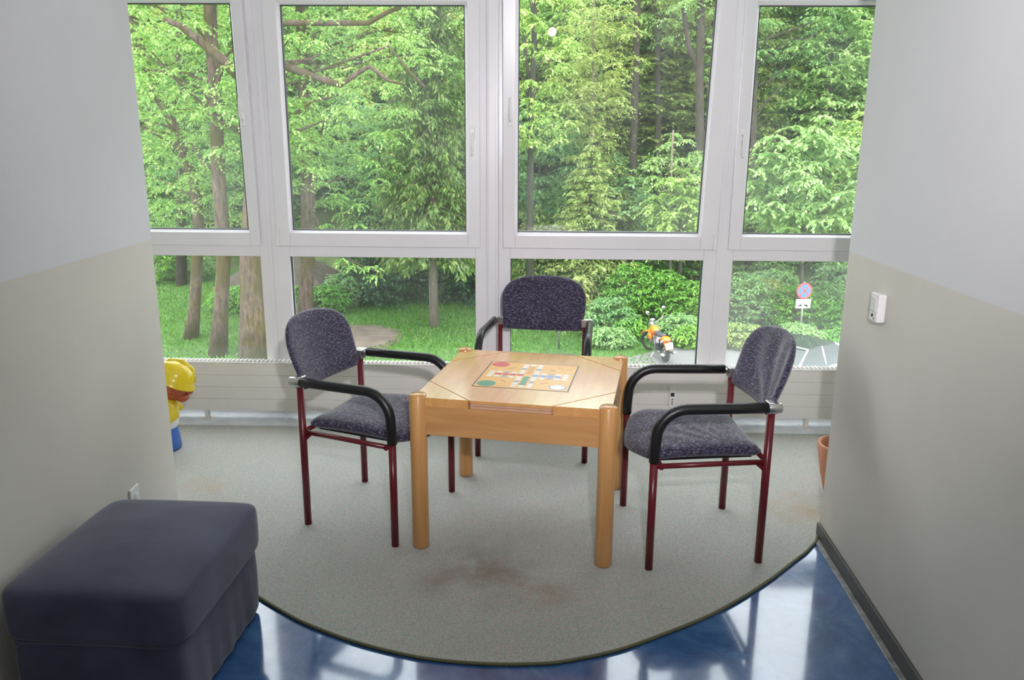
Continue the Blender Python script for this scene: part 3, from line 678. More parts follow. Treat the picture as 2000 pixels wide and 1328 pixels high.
# foliage materials: leaves with thin translucency and leaf-to-leaf colour variation
def leaf_mat(name, dark, mid, lite, trans=.38, obj_var=.25):
    m = bpy.data.materials.new(name); m.use_nodes = True; nt = m.node_tree; nt.nodes.clear()
    out = N(nt, 'ShaderNodeOutputMaterial'); g = N(nt, 'ShaderNodeNewGeometry')
    r = ramp(nt, g.outputs['Random Per Island'], [(0, dark), (.5, mid), (1, lite)])
    oi = N(nt, 'ShaderNodeObjectInfo'); hs = N(nt, 'ShaderNodeHueSaturation'); L(nt, r.outputs[0], hs.inputs['Color'])
    mr = N(nt, 'ShaderNodeMapRange'); L(nt, oi.outputs['Random'], mr.inputs[0]); mr.inputs[3].default_value = 1 - obj_var; mr.inputs[4].default_value = 1 + obj_var; L(nt, mr.outputs[0], hs.inputs['Value'])
    mh = N(nt, 'ShaderNodeMapRange'); L(nt, oi.outputs['Random'], mh.inputs[0]); mh.inputs[3].default_value = .515; mh.inputs[4].default_value = .485; L(nt, mh.outputs[0], hs.inputs['Hue'])
    d = N(nt, 'ShaderNodeBsdfDiffuse'); t = N(nt, 'ShaderNodeBsdfTranslucent'); L(nt, hs.outputs[0], d.inputs[0]); L(nt, hs.outputs[0], t.inputs[0])
    gl = N(nt, 'ShaderNodeBsdfGlossy'); gl.inputs['Roughness'].default_value = .45; gl.inputs[0].default_value = (.9, .95, .9, 1)
    mx = N(nt, 'ShaderNodeMixShader'); mx.inputs[0].default_value = trans; L(nt, d.outputs[0], mx.inputs[1]); L(nt, t.outputs[0], mx.inputs[2])
    m2 = N(nt, 'ShaderNodeMixShader'); m2.inputs[0].default_value = .045; L(nt, mx.outputs[0], m2.inputs[1]); L(nt, gl.outputs[0], m2.inputs[2])
    L(nt, m2.outputs[0], out.inputs[0]); return m
LM = {
    'maple': leaf_mat('bright_spring_leaves', (.15, .31, .05), (.33, .53, .12), (.57, .72, .24), .42, .08),
    'beech': leaf_mat('fresh_green_leaves', (.19, .37, .11), (.34, .54, .17), (.52, .68, .27), .44, .14),
    'deep': leaf_mat('mid_green_leaves', (.15, .34, .11), (.27, .48, .17), (.42, .60, .25), .42, .14),
    'olive': leaf_mat('yellow_green_leaves', (.24, .36, .07), (.40, .50, .13), (.56, .60, .24), .40, .12),
    'spruce': leaf_mat('olive_spruce_needles', (.07, .14, .03), (.13, .22, .04), (.24, .33, .06), .2, .1),
    'yew': leaf_mat('dark_conifer_needles', (.025, .08, .03), (.05, .13, .04), (.09, .20, .06), .15, .2),
    'hedge': leaf_mat('glossy_hedge_leaves', (.09, .27, .03), (.19, .45, .05), (.34, .60, .09), .35, .15),
    'grass': leaf_mat('grass_blades', (.04, .13, .012), (.09, .23, .022), (.17, .34, .04), .35, .05),
}
def bark(name, a, z, moss=(.20, .18, .03), mossamt=.5):
    m, nt, b = mat(name); c = coords(nt, (5, 5, 1.3))
    n1 = N(nt, 'ShaderNodeTexNoise'); n1.inputs['Scale'].default_value = 2.0; n1.inputs['Detail'].default_value = 8; n1.inputs['Roughness'].default_value = .8; L(nt, c, n1.inputs['Vector'])
    r = ramp(nt, n1.outputs[0], [(.36, a), (.60, z)])
    c2 = coords(nt, (1, 1, .5)); n2 = N(nt, 'ShaderNodeTexNoise'); n2.inputs['Scale'].default_value = 1.7; n2.inputs['Detail'].default_value = 5; L(nt, c2, n2.inputs['Vector'])
    mr = N(nt, 'ShaderNodeMapRange'); L(nt, n2.outputs[0], mr.inputs[0]); mr.inputs[1].default_value = .45; mr.inputs[2].default_value = .62; mr.inputs[4].default_value = mossamt
    mx = N(nt, 'ShaderNodeMix', data_type='RGBA'); L(nt, mr.outputs[0], mx.inputs[0]); L(nt, r.outputs[0], mx.inputs[6]); mx.inputs[7].default_value = (*moss, 1)
    L(nt, mx.outputs[2], b.inputs['Base Color']); b.inputs['Roughness'].default_value = .95; bump(nt, b, n1.outputs[0], .9, .06); return m
BK = {'moss': bark('mossy_brown_bark', (.020, .013, .009), (.19, .125, .095), (.075, .06, .006), .97), 'dark': bark('dark_bark', (.03, .028, .02), (.10, .09, .07), (.06, .07, .02), .3),
      'grey': bark('grey_brown_bark', (.028, .022, .018), (.095, .075, .06), (.05, .05, .018), .4), 'pale': bark('pale_spruce_bark', (.17, .13, .10), (.34, .27, .22), (.2, .16, .08), .3)}

def leaf_mesh(name, C, D, S, Lf, Wf, mt):
    """C centres, D leaf direction, S side vector (unit), per-leaf length and width -> one mesh of pointed leaves"""
    n = len(C); Lf = np.asarray(Lf).reshape(-1, 1); Wf = np.asarray(Wf).reshape(-1, 1)
    V = np.empty((n, 4, 3), np.float32); V[:, 0] = C - D * Lf / 2; V[:, 1] = C + S * Wf / 2 - D * Lf * .08; V[:, 2] = C + D * Lf / 2; V[:, 3] = C - S * Wf / 2 - D * Lf * .08
    me = bpy.data.meshes.new(name); me.vertices.add(4 * n); me.vertices.foreach_set('co', V.ravel())
    me.loops.add(4 * n); me.loops.foreach_set('vertex_index', np.arange(4 * n, dtype=np.int32))
    me.polygons.add(n); me.polygons.foreach_set('loop_start', np.arange(0, 4 * n, 4, dtype=np.int32)); me.polygons.foreach_set('loop_total', np.full(n, 4, np.int32))
    me.materials.append(mt); me.update(calc_edges=True); return me
def unit(a): return a / (np.linalg.norm(a, axis=-1, keepdims=True) + 1e-9)
def spray_leaves(rs, cen, rad, twigs, per, droop, leaf):
    """umbrella-like sprays: twigs fan out from each centre and droop; leaves hang along them"""
    n = len(cen); az = rs.uniform(0, 2 * np.pi, (n, twigs)); ln = rad[:, None] * rs.uniform(.55, 1.0, (n, twigs))
    t = (np.arange(per) + .6) / per; t = t[None, None, :] * np.ones((n, twigs, 1))
    dx = np.cos(az)[..., None]; dy = np.sin(az)[..., None]
    rise = rs.uniform(-.15, .35, (n, twigs))[..., None]
    P = np.stack([dx * t * ln[..., None], dy * t * ln[..., None], (rise * t - droop * t * t) * ln[..., None]], -1) + cen[:, None, None, :]
    P = P + rs.normal(0, .035, P.shape) * rad[:, None, None, None]
    Dv = np.stack([dx * np.ones_like(t), dy * np.ones_like(t), rise - 2 * droop * t - .25], -1)
    side = np.where(np.arange(per) % 2 == 0, 1, -1)[None, None, :, None] * np.stack([-dy * np.ones_like(t), dx * np.ones_like(t), np.zeros_like(t)], -1)
    Dv = unit(Dv + side * rs.uniform(.3, 1.1, t.shape)[..., None] + rs.normal(0, .22, Dv.shape))
    Sv = unit(np.cross(Dv, unit(np.array([0, 0, 1.0]) + rs.normal(0, .35, Dv.shape))))
    q = P.reshape(-1, 3); k = len(q); L_ = leaf * rs.uniform(.7, 1.25, k)
    return q, Dv.reshape(-1, 3), Sv.reshape(-1, 3), L_, L_ * rs.uniform(.38, .55, k)
def wander(rnd, a, b_, r0, r1, n=5, sag=0.1):
    a, b_ = Vector(a), Vector(b_); ln = (b_ - a).length; pts = []
    for i in range(n + 1):
        f = i / n; p = a.lerp(b_, f); k = math.sin(f * math.pi) * ln * .07
        pts.append(p + Vector((rnd.uniform(-k, k), rnd.uniform(-k, k), rnd.uniform(-k, k) + sag * ln * math.sin(f * math.pi))))
    return pts, [r0 + (r1 - r0) * i / n for i in range(n + 1)]
def broadleaf(name, base, path, r0, r1, cz, cr, nc, mt, bk, seed, leaf=.115, twigs=9, per=13, rad=(.45, .9), extra=(), nbr=20, droop=.5, shell=.5, more=(), rmore=.55):
    """base: world foot; path: trunk points relative to the base; crown = ellipsoid centre cz (3-vector, relative), radii cr"""
    rnd = random.Random(seed); rs = np.random.RandomState(seed)
    t = thing(name, base)
    b = MB(); k = len(path); rr = [r0 + (r1 - r0) * (i / (k - 1)) ** .9 for i in range(k)]; rr[0] = r0 * 1.35
    b.tube(path, rr, 12)
    for pts, ra, rb in extra:
        b.tube(pts, [ra + (rb - ra) * i / (len(pts) - 1) for i in range(len(pts))], 8)
    # crown
    u = unit(rs.normal(0, 1, (nc, 3))); q = rs.uniform(shell, 1, (nc, 1)) ** .6
    cen = np.array(cz) + u * q * np.array(cr)
    zs = [p[2] for p in path]
    for i in range(min(nbr, nc)):
        c_ = cen[i]; zt = max(zs[0] + .35 * (zs[-1] - zs[0]), c_[2] - abs(rnd.gauss(1.2, .8)))
        zt = min(zt, zs[-1]); j = max(0, min(k - 2, next((a for a in range(k - 1) if zs[a + 1] >= zt), k - 2)))
        f = (zt - zs[j]) / max(.01, zs[j + 1] - zs[j]); p0 = Vector(path[j]).lerp(Vector(path[j + 1]), f)
        pts, ra = wander(rnd, p0, c_, min(.055, r1 * .3), .008, sag=.05); b.tube(pts, ra, 5, cap=False)
    b.build('trunk', bk, t)
    cen = cen.astype(float); rad_ = rs.uniform(rad[0], rad[1], nc)
    if len(more): cen = np.concatenate([cen, np.array([tuple(p) for p in more])]); rad_ = np.concatenate([rad_, np.full(len(more), rmore)])
    me = leaf_mesh('foliage', *spray_leaves(rs, cen, rad_, twigs, per, droop, leaf), mt)
    o = bpy.data.objects.new('foliage', me); COL.objects.link(o); o.parent = t
    return t
def rel(base, pxs, Y, ys=None):
    B = Vector(base); out = []
    for i, (x, y) in enumerate(pxs): out.append(at(x, y, Y if ys is None else ys[i]) - B)
    return out

# --- the big trees on the lawn at the left
def lawn_tree(px_path, Y, r0, r1, label, seed, mt, bk, cz, cr, nc, extra_px=(), top=None, **kw):
    p0 = at(*px_path[0], Y); base = Vector((p0.x, Y, ground_z(p0.x, Y) - .02))
    path = [Vector((0, 0, 0))] + rel(base, px_path[1:], Y)
    if top: path.append(Vector(path[-1]) + Vector(top))
    ex = [(rel(base, pts, Y, [Y + d for d in dy]), ra, rb) for pts, dy, ra, rb in extra_px]
    mp = [at(*q) - base for q in kw.pop('more_px', ())]
    t = broadleaf(kw.pop('name', 'maple_tree'), base, path, r0, r1, cz, cr, nc, mt, bk, seed, extra=ex, more=mp, **kw)
    return tag(t, label, 'tree')
lawn_tree([(373, 660), (380, 600), (385, 510), (388, 440), (382, 370), (362, 305), (328, 223), (301, 176), (277, 105), (255, 20)], 26.4, .20, .14,
          'leaning mossy tree with bright leaves, leftmost trunk on the lawn', 11, LM['maple'], BK['moss'], (-1.6, 2.0, 9.0), (4.8, 2.3, 5.9), 430, top=(-1, .4, 3),
          extra_px=[([(328, 223), (350, 185), (385, 150)], (0, .3, .6), .08, .03)])
lawn_tree([(425, 692), (432, 600), (437, 505), (431, 400), (426, 330), (423, 250), (418, 150), (412, 60), (408, -60)], 24.1, .23, .17,
          'tall mossy tree with a straight reddish trunk, second from the left on the lawn', 12, LM['maple'], BK['moss'], (.2, 1.5, 10.4), (3.8, 2.0, 6.6), 330, top=(0, .2, 3))
lawn_tree([(497, 712), (493, 600), (491, 505), (500, 350), (508, 200), (505, 60), (500, -80)], 22.6, .38, .24,
          'thickest mossy trunk on the lawn, half hidden by the window post', 13, LM['maple'], BK['moss'], (1.2, .8, 11.2), (4.8, 2.6, 6.0), 330, top=(0, .2, 3),
          extra_px=[([(506, 205), (480, 160), (440, 122), (400, 88), (352, 50), (320, 38)], (0, -.2, -.4, -.5, -.6, -.6), .20, .07),
                    ([(507, 105), (560, 130), (600, 145), (665, 166), (700, 142), (722, 130), (760, 158), (792, 166)], (0, -.3, -.5, -.7, -.7, -.8, -.9, -.9), .12, .03),
                    ([(505, 60), (560, 45), (720, 45), (760, 22), (800, 8)], (0, -.2, -.5, -.5, -.5), .09, .05),
                    ([(440, 122), (420, 170), (395, 225)], (0, 0, -.1), .05, .02), ([(600, 145), (760, 90), (800, 140), (830, 170)], (-.5, -1, -1, -1), .03, .03)])
lawn_tree([(594, 640), (598, 560), (601, 505), (602, 400), (600, 300), (596, 200), (593, 100), (590, 20), (588, -60)], 27.6, .27, .21,
          'straight mossy tree trunk behind the second window, left of the spruce', 14, LM['maple'], BK['moss'], (2.2, 1.0, 10.6), (4.2, 2.2, 6.8), 390, top=(0, .2, 3), rmore=.5,
          extra_px=[([(602, 400), (640, 470), (690, 512), (735, 530)], (0, -1.6, -2.6, -3.2), .05, .012)],
          more_px=[(668, 508, 25), (690, 520, 24.8), (722, 522, 24.6), (735, 540, 24.5), (640, 440, 25.5), (700, 400, 25), (660, 380, 25), (740, 350, 25), (620, 470, 26), (700, 440, 25)])
lawn_tree([(356, 575), (353, 300), (354, 200), (352, 60), (350, -60)], 37, .19, .15, 'slender grey trunk standing behind the two leftmost lawn trees', 15, LM['beech'], BK['grey'], (0, 0, 11), (3.4, 3.0, 5.5), 240, top=(0, 0, 3), name='beech_tree')
# dark thin tree in the centre right window and slim trunks at the foot of the slope
lawn_tree([(1035, 560), (1036, 330), (1038, 255), (1040, 170), (1043, 90), (1044, 10), (1045, -80)], 28.5, .12, .08, 'thin dark-barked tree forking beside the middle window post', 16, LM['maple'], BK['dark'], (-.2, -.4, 9.6), (1.9, 1.8, 3.8), 95, top=(0, 0, 2), leaf=.15,
          extra_px=[([(1036, 175), (1028, 120), (1022, 70)], (0, 0, 0), .07, .05), ([(1042, 165), (1070, 125), (1085, 100)], (0, 0, 0), .035, .015), ([(1038, 118), (1052, 100), (1066, 82)], (0, 0, 0), .03, .015), ([(1035, 200), (1018, 150)], (0, 0), .03, .02)], name='young_maple_tree')
lawn_tree([(1232, 560), (1234, 400), (1237, 300), (1240, 200), (1243, 100), (1245, 0), (1246, -80)], 32, .15, .11, 'slim pale-grey trunk in the third window, left of the forked one', 17, LM['beech'], BK['grey'], (0, .8, 12), (2.4, 2.0, 4.2), 120, top=(0, 0, 2), name='beech_tree')
lawn_tree([(1292, 560), (1286, 300), (1284, 150), (1283, 78), (1278, 0), (1275, -80)], 33.5, .13, .09, 'dark trunk forking into a V near the top of the third window', 18, LM['olive'], BK['dark'], (0, .4, 11.5), (2.3, 1.8, 4.0), 110, top=(0, 0, 2),
          extra_px=[([(1283, 80), (1291, 40), (1299, 0), (1304, -60)], (0, 0, 0, 0), .09, .06)], name='beech_tree')
lawn_tree([(1369, 560), (1368, 400), (1367, 300), (1366, 150), (1370, 0), (1371, -80)], 31, .20, .13, 'big grey trunk against the right edge of the third window', 19, LM['beech'], BK['grey'], (.4, .8, 12), (2.6, 2.0, 4.5), 130, top=(0, 0, 2),
          extra_px=[([(1364, 140), (1345, 90), (1335, 20), (1330, -60)], (0, 0, 0, 0), .11, .07)], name='beech_tree')
lawn_tree([(1466, 560), (1467, 330), (1470, 200), (1474, 60), (1476, -80)], 31.5, .19, .14, 'grey trunk along the left edge of the fourth window', 20, LM['deep'], BK['grey'], (.8, .8, 12), (2.6, 2.0, 4.5), 130, top=(0, 0, 2), name='beech_tree')
lawn_tree([(1614, 560), (1618, 300), (1622, 130), (1627, 50), (1630, -60)], 34, .11, .07, 'thin forked grey tree high in the fourth window', 21, LM['beech'], BK['grey'], (0, 0, 11), (2.4, 2.2, 4.5), 110, top=(0, 0, 2),
          extra_px=[([(1628, 60), (1636, 30), (1645, 0)], (0, 0, 0), .05, .04)], name='beech_tree')
lawn_tree([(1312, 560), (1310, 450), (1311, 380), (1312, 310)], 29, .05, .03, 'very thin pale sapling low in the third window', 22, LM['beech'], BK['pale'], (.2, .6, 4.8), (1.3, 1.0, 2.2), 60, top=(0, 0, 1), name='sapling')
lawn_tree([(1153, 480), (1154, 360), (1156, 250), (1159, 100), (1160, 0)], 31, .055, .04, 'thin orange-brown larch stem in the middle of the third window', 23, LM['olive'], BK['pale'], (0, 0, 8.2), (1.7, 1.6, 5.0), 190, top=(0, 0, 1.5), leaf=.10, name='larch_tree', shell=.1)

for args in (((1565, 500), 27.2, 'bright young maple with large leaf sprays low in the fourth window', (.3, 0, 5.3), (2.5, 1.5, 2.3), 150, 24, 'beech', .19),
             ((1690, 500), 28.0, 'bright young maple at the far right of the fourth window', (0, 0, 5.6), (2.0, 1.5, 2.6), 110, 25, 'maple', .17),
             ((1325, 500), 28.6, 'small bright maple at the lower right of the third window', (0, 0, 3.9), (1.2, 1.0, 1.7), 60, 26, 'maple', .16),
             ((1050, 500), 33.0, 'round mid-green tree low at the left of the third window', (0, 0, 5.0), (2.3, 1.8, 2.8), 120, 27, 'deep', .14),
             ((1300, 500), 36.5, 'tall light-green tree filling the gap behind the V-shaped trunk', (0, 0, 9.4), (2.7, 1.6, 5.6), 260, 29, 'beech', .15),
             ((1535, 500), 36.0, 'tall light-green tree behind the bright maple in the fourth window', (0, 0, 9.4), (2.8, 1.6, 5.6), 270, 30, 'beech', .15),
             ((1115, 500), 36.5, 'tall mid-green tree behind the larch in the third window', (0, 0, 9.0), (2.6, 1.6, 5.4), 240, 32, 'maple', .13),
             ((1680, 500), 35.0, 'tall green tree at the far right of the fourth window', (0, 0, 9.4), (2.6, 1.6, 5.4), 240, 33, 'maple', .14),
             ((745, 500), 33.0, 'mid-green tree low at the right of the second window', (0, 0, 6.0), (2.6, 1.8, 3.0), 140, 28, 'deep', .14)):
    (px_, py_), Y_, lab_, cz_, cr_, nc_, sd_, mt_, lf_ = args; x_ = at(px_, py_, Y_).x
    tag(broadleaf('young_tree', (x_, Y_, ground_z(x_, Y_) - .05), [(0, 0, 0), (.1, 0, 2), (0, .1, 4), (.1, 0, cz_[2] + cr_[2] * .7)], .09, .03, cz_, cr_, nc_, LM[mt_], BK['dark'], sd_, leaf=lf_, rad=(.5, .9), nbr=14, shell=.3), lab_, 'tree')
# --- conifers
def conifer(name, base, h, z0, rmax, mt, bk, seed, r0=.14, whorls=22, nb=9, droop=.35, leaf=.16, dens=20, hang=.5):
    rnd = random.Random(seed); rs = np.random.RandomState(seed)
    t = thing(name, base); b = MB(); b.tube([(0, 0, 0), (0, 0, h * .5), (0, 0, h)], [r0 * 1.15, r0 * .7, .02], 10)
    C = []; D = []
    for i in range(whorls):
        f = i / (whorls - 1); z_ = z0 + (h - z0) * f; rr = rmax * (1 - f) ** .8 + .15
        for k in range(nb):
            a = rnd.uniform(0, 2 * math.pi); ln = rr * rnd.uniform(.7, 1.1); dv = Vector((math.cos(a), math.sin(a), 0))
            pts = [Vector((0, 0, z_)) + dv * (ln * s) + Vector((0, 0, -droop * ln * s + .28 * droop * ln * s * s * s)) for s in (0, .35, .7, 1)]
            if k % 2 == 0: b.tube(pts, [r0 * .2, r0 * .13, .012, .006], 4, cap=False)
            n = max(4, int(dens * ln)); s = rs.uniform(.12, 1.02, n); lat = rs.uniform(-1, 1, n) * .34 * (1.15 - s) * ln ** .6
            P = np.zeros((n, 3)); P[:, 0] = dv.x * ln * s - dv.y * lat; P[:, 1] = dv.y * ln * s + dv.x * lat
            P[:, 2] = z_ - droop * ln * s + .28 * droop * ln * s ** 3 - rs.uniform(0, .12 + .2 * hang, n) * (1 if hang else 0)
            Dd = np.tile([dv.x * .6, dv.y * .6, -.3 - hang], (n, 1)) + rs.normal(0, .3, (n, 3)); Dd[:, 0] += -dv.y * np.sign(lat) * .6; Dd[:, 1] += dv.x * np.sign(lat) * .6
            C.append(P); D.append(Dd)
    b.build('trunk', bk, t)
    C = np.concatenate(C); D = unit(np.concatenate(D)); S = unit(np.cross(D, unit(rs.normal(0, 1, D.shape)))); n = len(C); Lf = leaf * rs.uniform(.7, 1.4, n)
    me = leaf_mesh('foliage', C, D, S, Lf, Lf * .32, mt)
    o = bpy.data.objects.new('foliage', me); COL.objects.link(o); o.parent = t; return t
p = at(848, 638, 28.5); tag(conifer('spruce_tree', (p.x, 28.5, GZ), 16, 3.0, 2.1, LM['spruce'], BK['pale'], 31, .16, 46, 12, .55, .20, 46, .8), 'drooping olive spruce with a bare pale trunk on the lawn', 'tree')
for i, (px, Y, h, rm, lab, mt, ht) in enumerate((
    (725, 33.0, 6.0, 1.9, 'dark low conifer behind the lawn, first to the right of the hut', 'yew', .3),
    (790, 35.0, 7.0, 2.2, 'dark low conifer directly left of the pale spruce trunk', 'yew', .3),
    (895, 34.0, 7.0, 2.2, 'dark green conifer right of the pale spruce trunk, beside the window post', 'yew', .3),
    (1150, 29.5, 6.6, 2.6, 'broad yellow-green young spruce behind the middle armchair', 'olive', .2),
    (1050, 30.0, 4.4, 1.7, 'low dark conifer left of the broad young spruce', 'spruce', .3),
    (1215, 30.5, 4.2, 1.5, 'small olive conifer right of the broad young spruce, left of the motorcycle', 'spruce', .3))):
    p = at(px, 500, Y); z_ = ground_z(p.x, Y)
    tag(conifer('conifer_tree', (p.x, Y, z_), h, .25, rm, LM[mt], BK['dark'], 40 + i, .10, 26, 13, .25, .17, 34, ht), lab, 'tree')

# --- shrubs
def shrub(name, base, rx, ry, rz_, nc, mt, seed, leaf=.10, stems=7):
    rnd = random.Random(seed); rs = np.random.RandomState(seed); t = thing(name, base); b = MB()
    for i in range(stems):
        a = rnd.uniform(0, 6.28); b.tube([(0, 0, 0), (math.cos(a) * rx * .25, math.sin(a) * ry * .25, rz_ * .6), (math.cos(a) * rx * .6, math.sin(a) * ry * .6, rz_ * 1.3)], [.03, .02, .008], 5, cap=False)
    b.build('stems', BK['dark'], t)
    u = unit(rs.normal(0, 1, (nc, 3))); q = rs.uniform(.45, 1, (nc, 1)) ** .5; cen = np.array([0, 0, rz_]) + u * q * np.array([rx, ry, rz_]); cen[:, 2] = np.maximum(cen[:, 2], .12)
    me = leaf_mesh('foliage', *spray_leaves(rs, cen, rs.uniform(.2, .42, nc), 7, 7, .35, leaf), mt)
    o = bpy.data.objects.new('foliage', me); COL.objects.link(o); o.parent = t; return t
SH = []
for i, (px, Y, rx, rz_, mt, lab) in enumerate((
    (300, 38, 2.0, 1.5, 'hedge', 'bright green bush at the far left end of the lawn'),
    (372, 38.5, 1.8, 1.4, 'deep', 'green bush behind the leftmost lawn trunk'),
    (462, 31, 1.0, .55, 'hedge', 'leafy bush between the second and the thickest lawn trunk'),
    (632, 31, 1.1, .60, 'hedge', 'bright bush right of the straight trunk, in front of the hut'),
    (668, 32, .8, .75, 'deep', 'small pale-green bush below the hut eaves'),
    (575, 31.2, .8, .55, 'hedge', 'small bush left of the straight trunk in the second window'),
    (1190, 27.0, 1.0, .75, 'deep', 'low bush at the left of the motorcycle'),
    (1235, 28.2, 1.2, 1.25, 'hedge', 'dense bush right behind the motorcycle handlebar'),
    (1290, 27.9, 1.2, 1.15, 'hedge', 'dense bush behind the motorcycle seat'),
    (1345, 28.0, 1.2, 1.0, 'hedge', 'dense bush right of the motorcycle, by the window post'),
    (1335, 26.6, .8, .5, 'deep', 'low bush beside the rear wheel of the motorcycle'),
    (1440, 28.0, 1.2, 1.1, 'deep', 'bush at the left edge of the fourth window'),
    (1490, 28.6, 1.1, .9, 'olive', 'reddish-green bush above the right armchair backrest'),
    (1550, 28.0, 1.3, .85, 'hedge', 'round dark-green bush below the no-stopping sign'),
    (1610, 28.4, 1.2, .9, 'deep', 'bush right of the sign, behind the silver car'),
    (1480, 31.5, 1.6, 1.5, 'beech', 'tall light bush on the bank at the left of the fourth window'),
    (1545, 32.5, 1.5, 1.4, 'deep', 'tall bush on the bank directly behind the sign'),
    (1567, 25.2, .85, .50, 'deep', 'low round bush standing in front of the sign post'),
    (1455, 25.6, .9, .45, 'olive', 'low reddish-green bush left of the right armchair backrest'),
    (1500, 25.4, .7, .40, 'deep', 'low bush seen just above the right armchair backrest'),
    (1640, 25.2, .8, .42, 'hedge', 'low bush at the far right behind the car mirror'),
    (1350, 25.5, .55, .42, 'hedge', 'low bush at the right edge of the third window beside the motorcycle'),
    (1192, 25.6, .8, .36, 'deep', 'low weedy bush on the edge of the lawn left of the motorcycle'),
    (1228, 26.6, .6, .42, 'hedge', 'low bush touching the front wheel of the motorcycle'),
    (1655, 27.6, 1.1, .7, 'hedge', 'bush at the far right of the fourth window'))):
    p = at(px, 620, Y); z_ = ground_z(p.x, Y)
    SH.append(tag(shrub('bush', (p.x, Y, z_ - .05), rx, rx * .75, rz_, int(190 * rx), LM[mt], 60 + i), lab, 'bush'))
def zone(x, y):
    px = 1000 + FPX * x / y
    wn = 'first' if px < 515 else 'second' if px < 950 else 'third' if px < 1400 else 'fourth'
    return wn
def rowname(y): return 'lowest' if y < 40 else 'lower' if y < 46 else 'middle' if y < 53 else 'upper' if y < 60 else 'topmost'
# copies of bushes as undergrowth on the slope
rg = random.Random(77); kidmap = {s_.name: children(s_) for s_ in SH}
und = 0
for Y in np.arange(30.5, 56, 2.6):
    n = int(7 + Y * .17)
    for i in range(n):
        X = (i + rg.random()) / n * 1.25 * Y - .62 * Y; y = Y + rg.uniform(-1, 1)
        if y < g_y0(X) + 2.2: continue
        if -14.5 < X < -6 and y < 36.5: continue
        s_ = rg.choice(SH); c_ = copy_tree(s_, kids=kidmap[s_.name]); k = rg.uniform(.9, 1.7)
        c_.location = (X, y, ground_z(X, y) - .1); c_.rotation_euler.z = rg.uniform(0, 6.28); c_.scale = (k, k, k * rg.uniform(.8, 1.2))
        c_['label'] = 'leafy undergrowth bush, %s part of the wooded slope, behind the %s window' % (rowname(y), zone(X, y)); c_['group'] = 'bushes on the wooded slope'; und += 1
# --- forest on the slope
PR = []
for i, (mt, bk, h, nc) in enumerate((('beech', 'grey', 12, 430), ('deep', 'dark', 11, 420), ('olive', 'grey', 12, 420), ('beech', 'dark', 13, 440), ('deep', 'grey', 10, 400))):
    rnd = random.Random(90 + i); path = [(rnd.uniform(-.15, .15) * k, rnd.uniform(-.15, .15) * k, h * k / 6) for k in range(7)]; path[0] = (0, 0, 0)
    t = broadleaf('forest_tree', (0, 0, 0), path, .17, .05, (0, 0, h * .58), (2.8, 2.8, h * .50), nc, LM[mt], BK[bk], 90 + i, leaf=.18, twigs=8, per=10, rad=(.5, 1.0), nbr=16, droop=.35, shell=.2)
    PR.append((t, children(t)))
first = [True] * len(PR); cnt = 0; rg = random.Random(4)
for Y in (34.5, 36.5, 38.8, 41.4, 44.4, 47.8, 51.5, 55.5, 59.5, 63.5):
    n = int(Y * 1.22 / 3.5)
    for i in range(n):
        X = (i + rg.uniform(.15, .85)) / n * 1.3 * Y - .65 * Y; y = Y + rg.uniform(-1.4, 1.4)
        if y < g_y0(X) + (3.5 if X < 0 else 5.5): continue
        if -14.5 < X < -6 and y < 38.5: continue
        j = rg.randrange(len(PR)); t, kd = PR[j]
        if first[j]: c_ = t; first[j] = False
        else: c_ = copy_tree(t, kids=kd)
        k = rg.uniform(.85, 1.25); c_.location = (X, y, ground_z(X, y) - .1); c_.rotation_euler = (0, 0, rg.uniform(0, 6.28)); kz = k * rg.uniform(.9, 1.1); az = math.degrees(math.atan2(X, y))
        if .8 < az < 9.5: kz = min(kz, (CAM_H + .215 * y - ground_z(X, y)) / ((12, 11, 12, 13, 10)[j] * 1.1))
        c_.scale = (k, k, max(.35, kz))
        tag(c_, '%s tree, %s row of the sloping wood, behind the %s window' % (('fresh green grey-barked', 'mid-green dark-barked', 'yellow-green', 'tall fresh green dark-barked', 'small mid-green')[j], rowname(y), zone(X, y)), 'tree', 'forest trees on the slope'); cnt += 1

# --- grass tufts on the lawn
rs = np.random.RandomState(3); n = 60000
X = rs.uniform(-19, 4.4, n); Yg = rs.uniform(20.5, 38, n)
ok = (np.hypot((X + 5.6) / 1.5, (Yg - 26.6) / 1.9) > 1.0) & ~((X > 2.4) & (Yg < 22.5)) & (X > -.8 * Yg)
X, Yg = X[ok], Yg[ok]; n = len(X); P = np.stack([X, Yg, np.array([ground_z(a, c_) for a, c_ in zip(X, Yg)]) + .05], -1)
D = unit(np.array([0, 0, 1.0]) + rs.normal(0, .45, (n, 3))); S = unit(np.cross(D, rs.normal(0, 1, (n, 3)))); Lf = rs.uniform(.08, .2, n)
o = bpy.data.objects.new('grass', leaf_mesh('grass', P, D, S, Lf, Lf * .16 + .006, LM['grass'])); COL.objects.link(o)
tag(o, 'short bright green grass growing on the lawn outside', 'grass', kind='stuff')

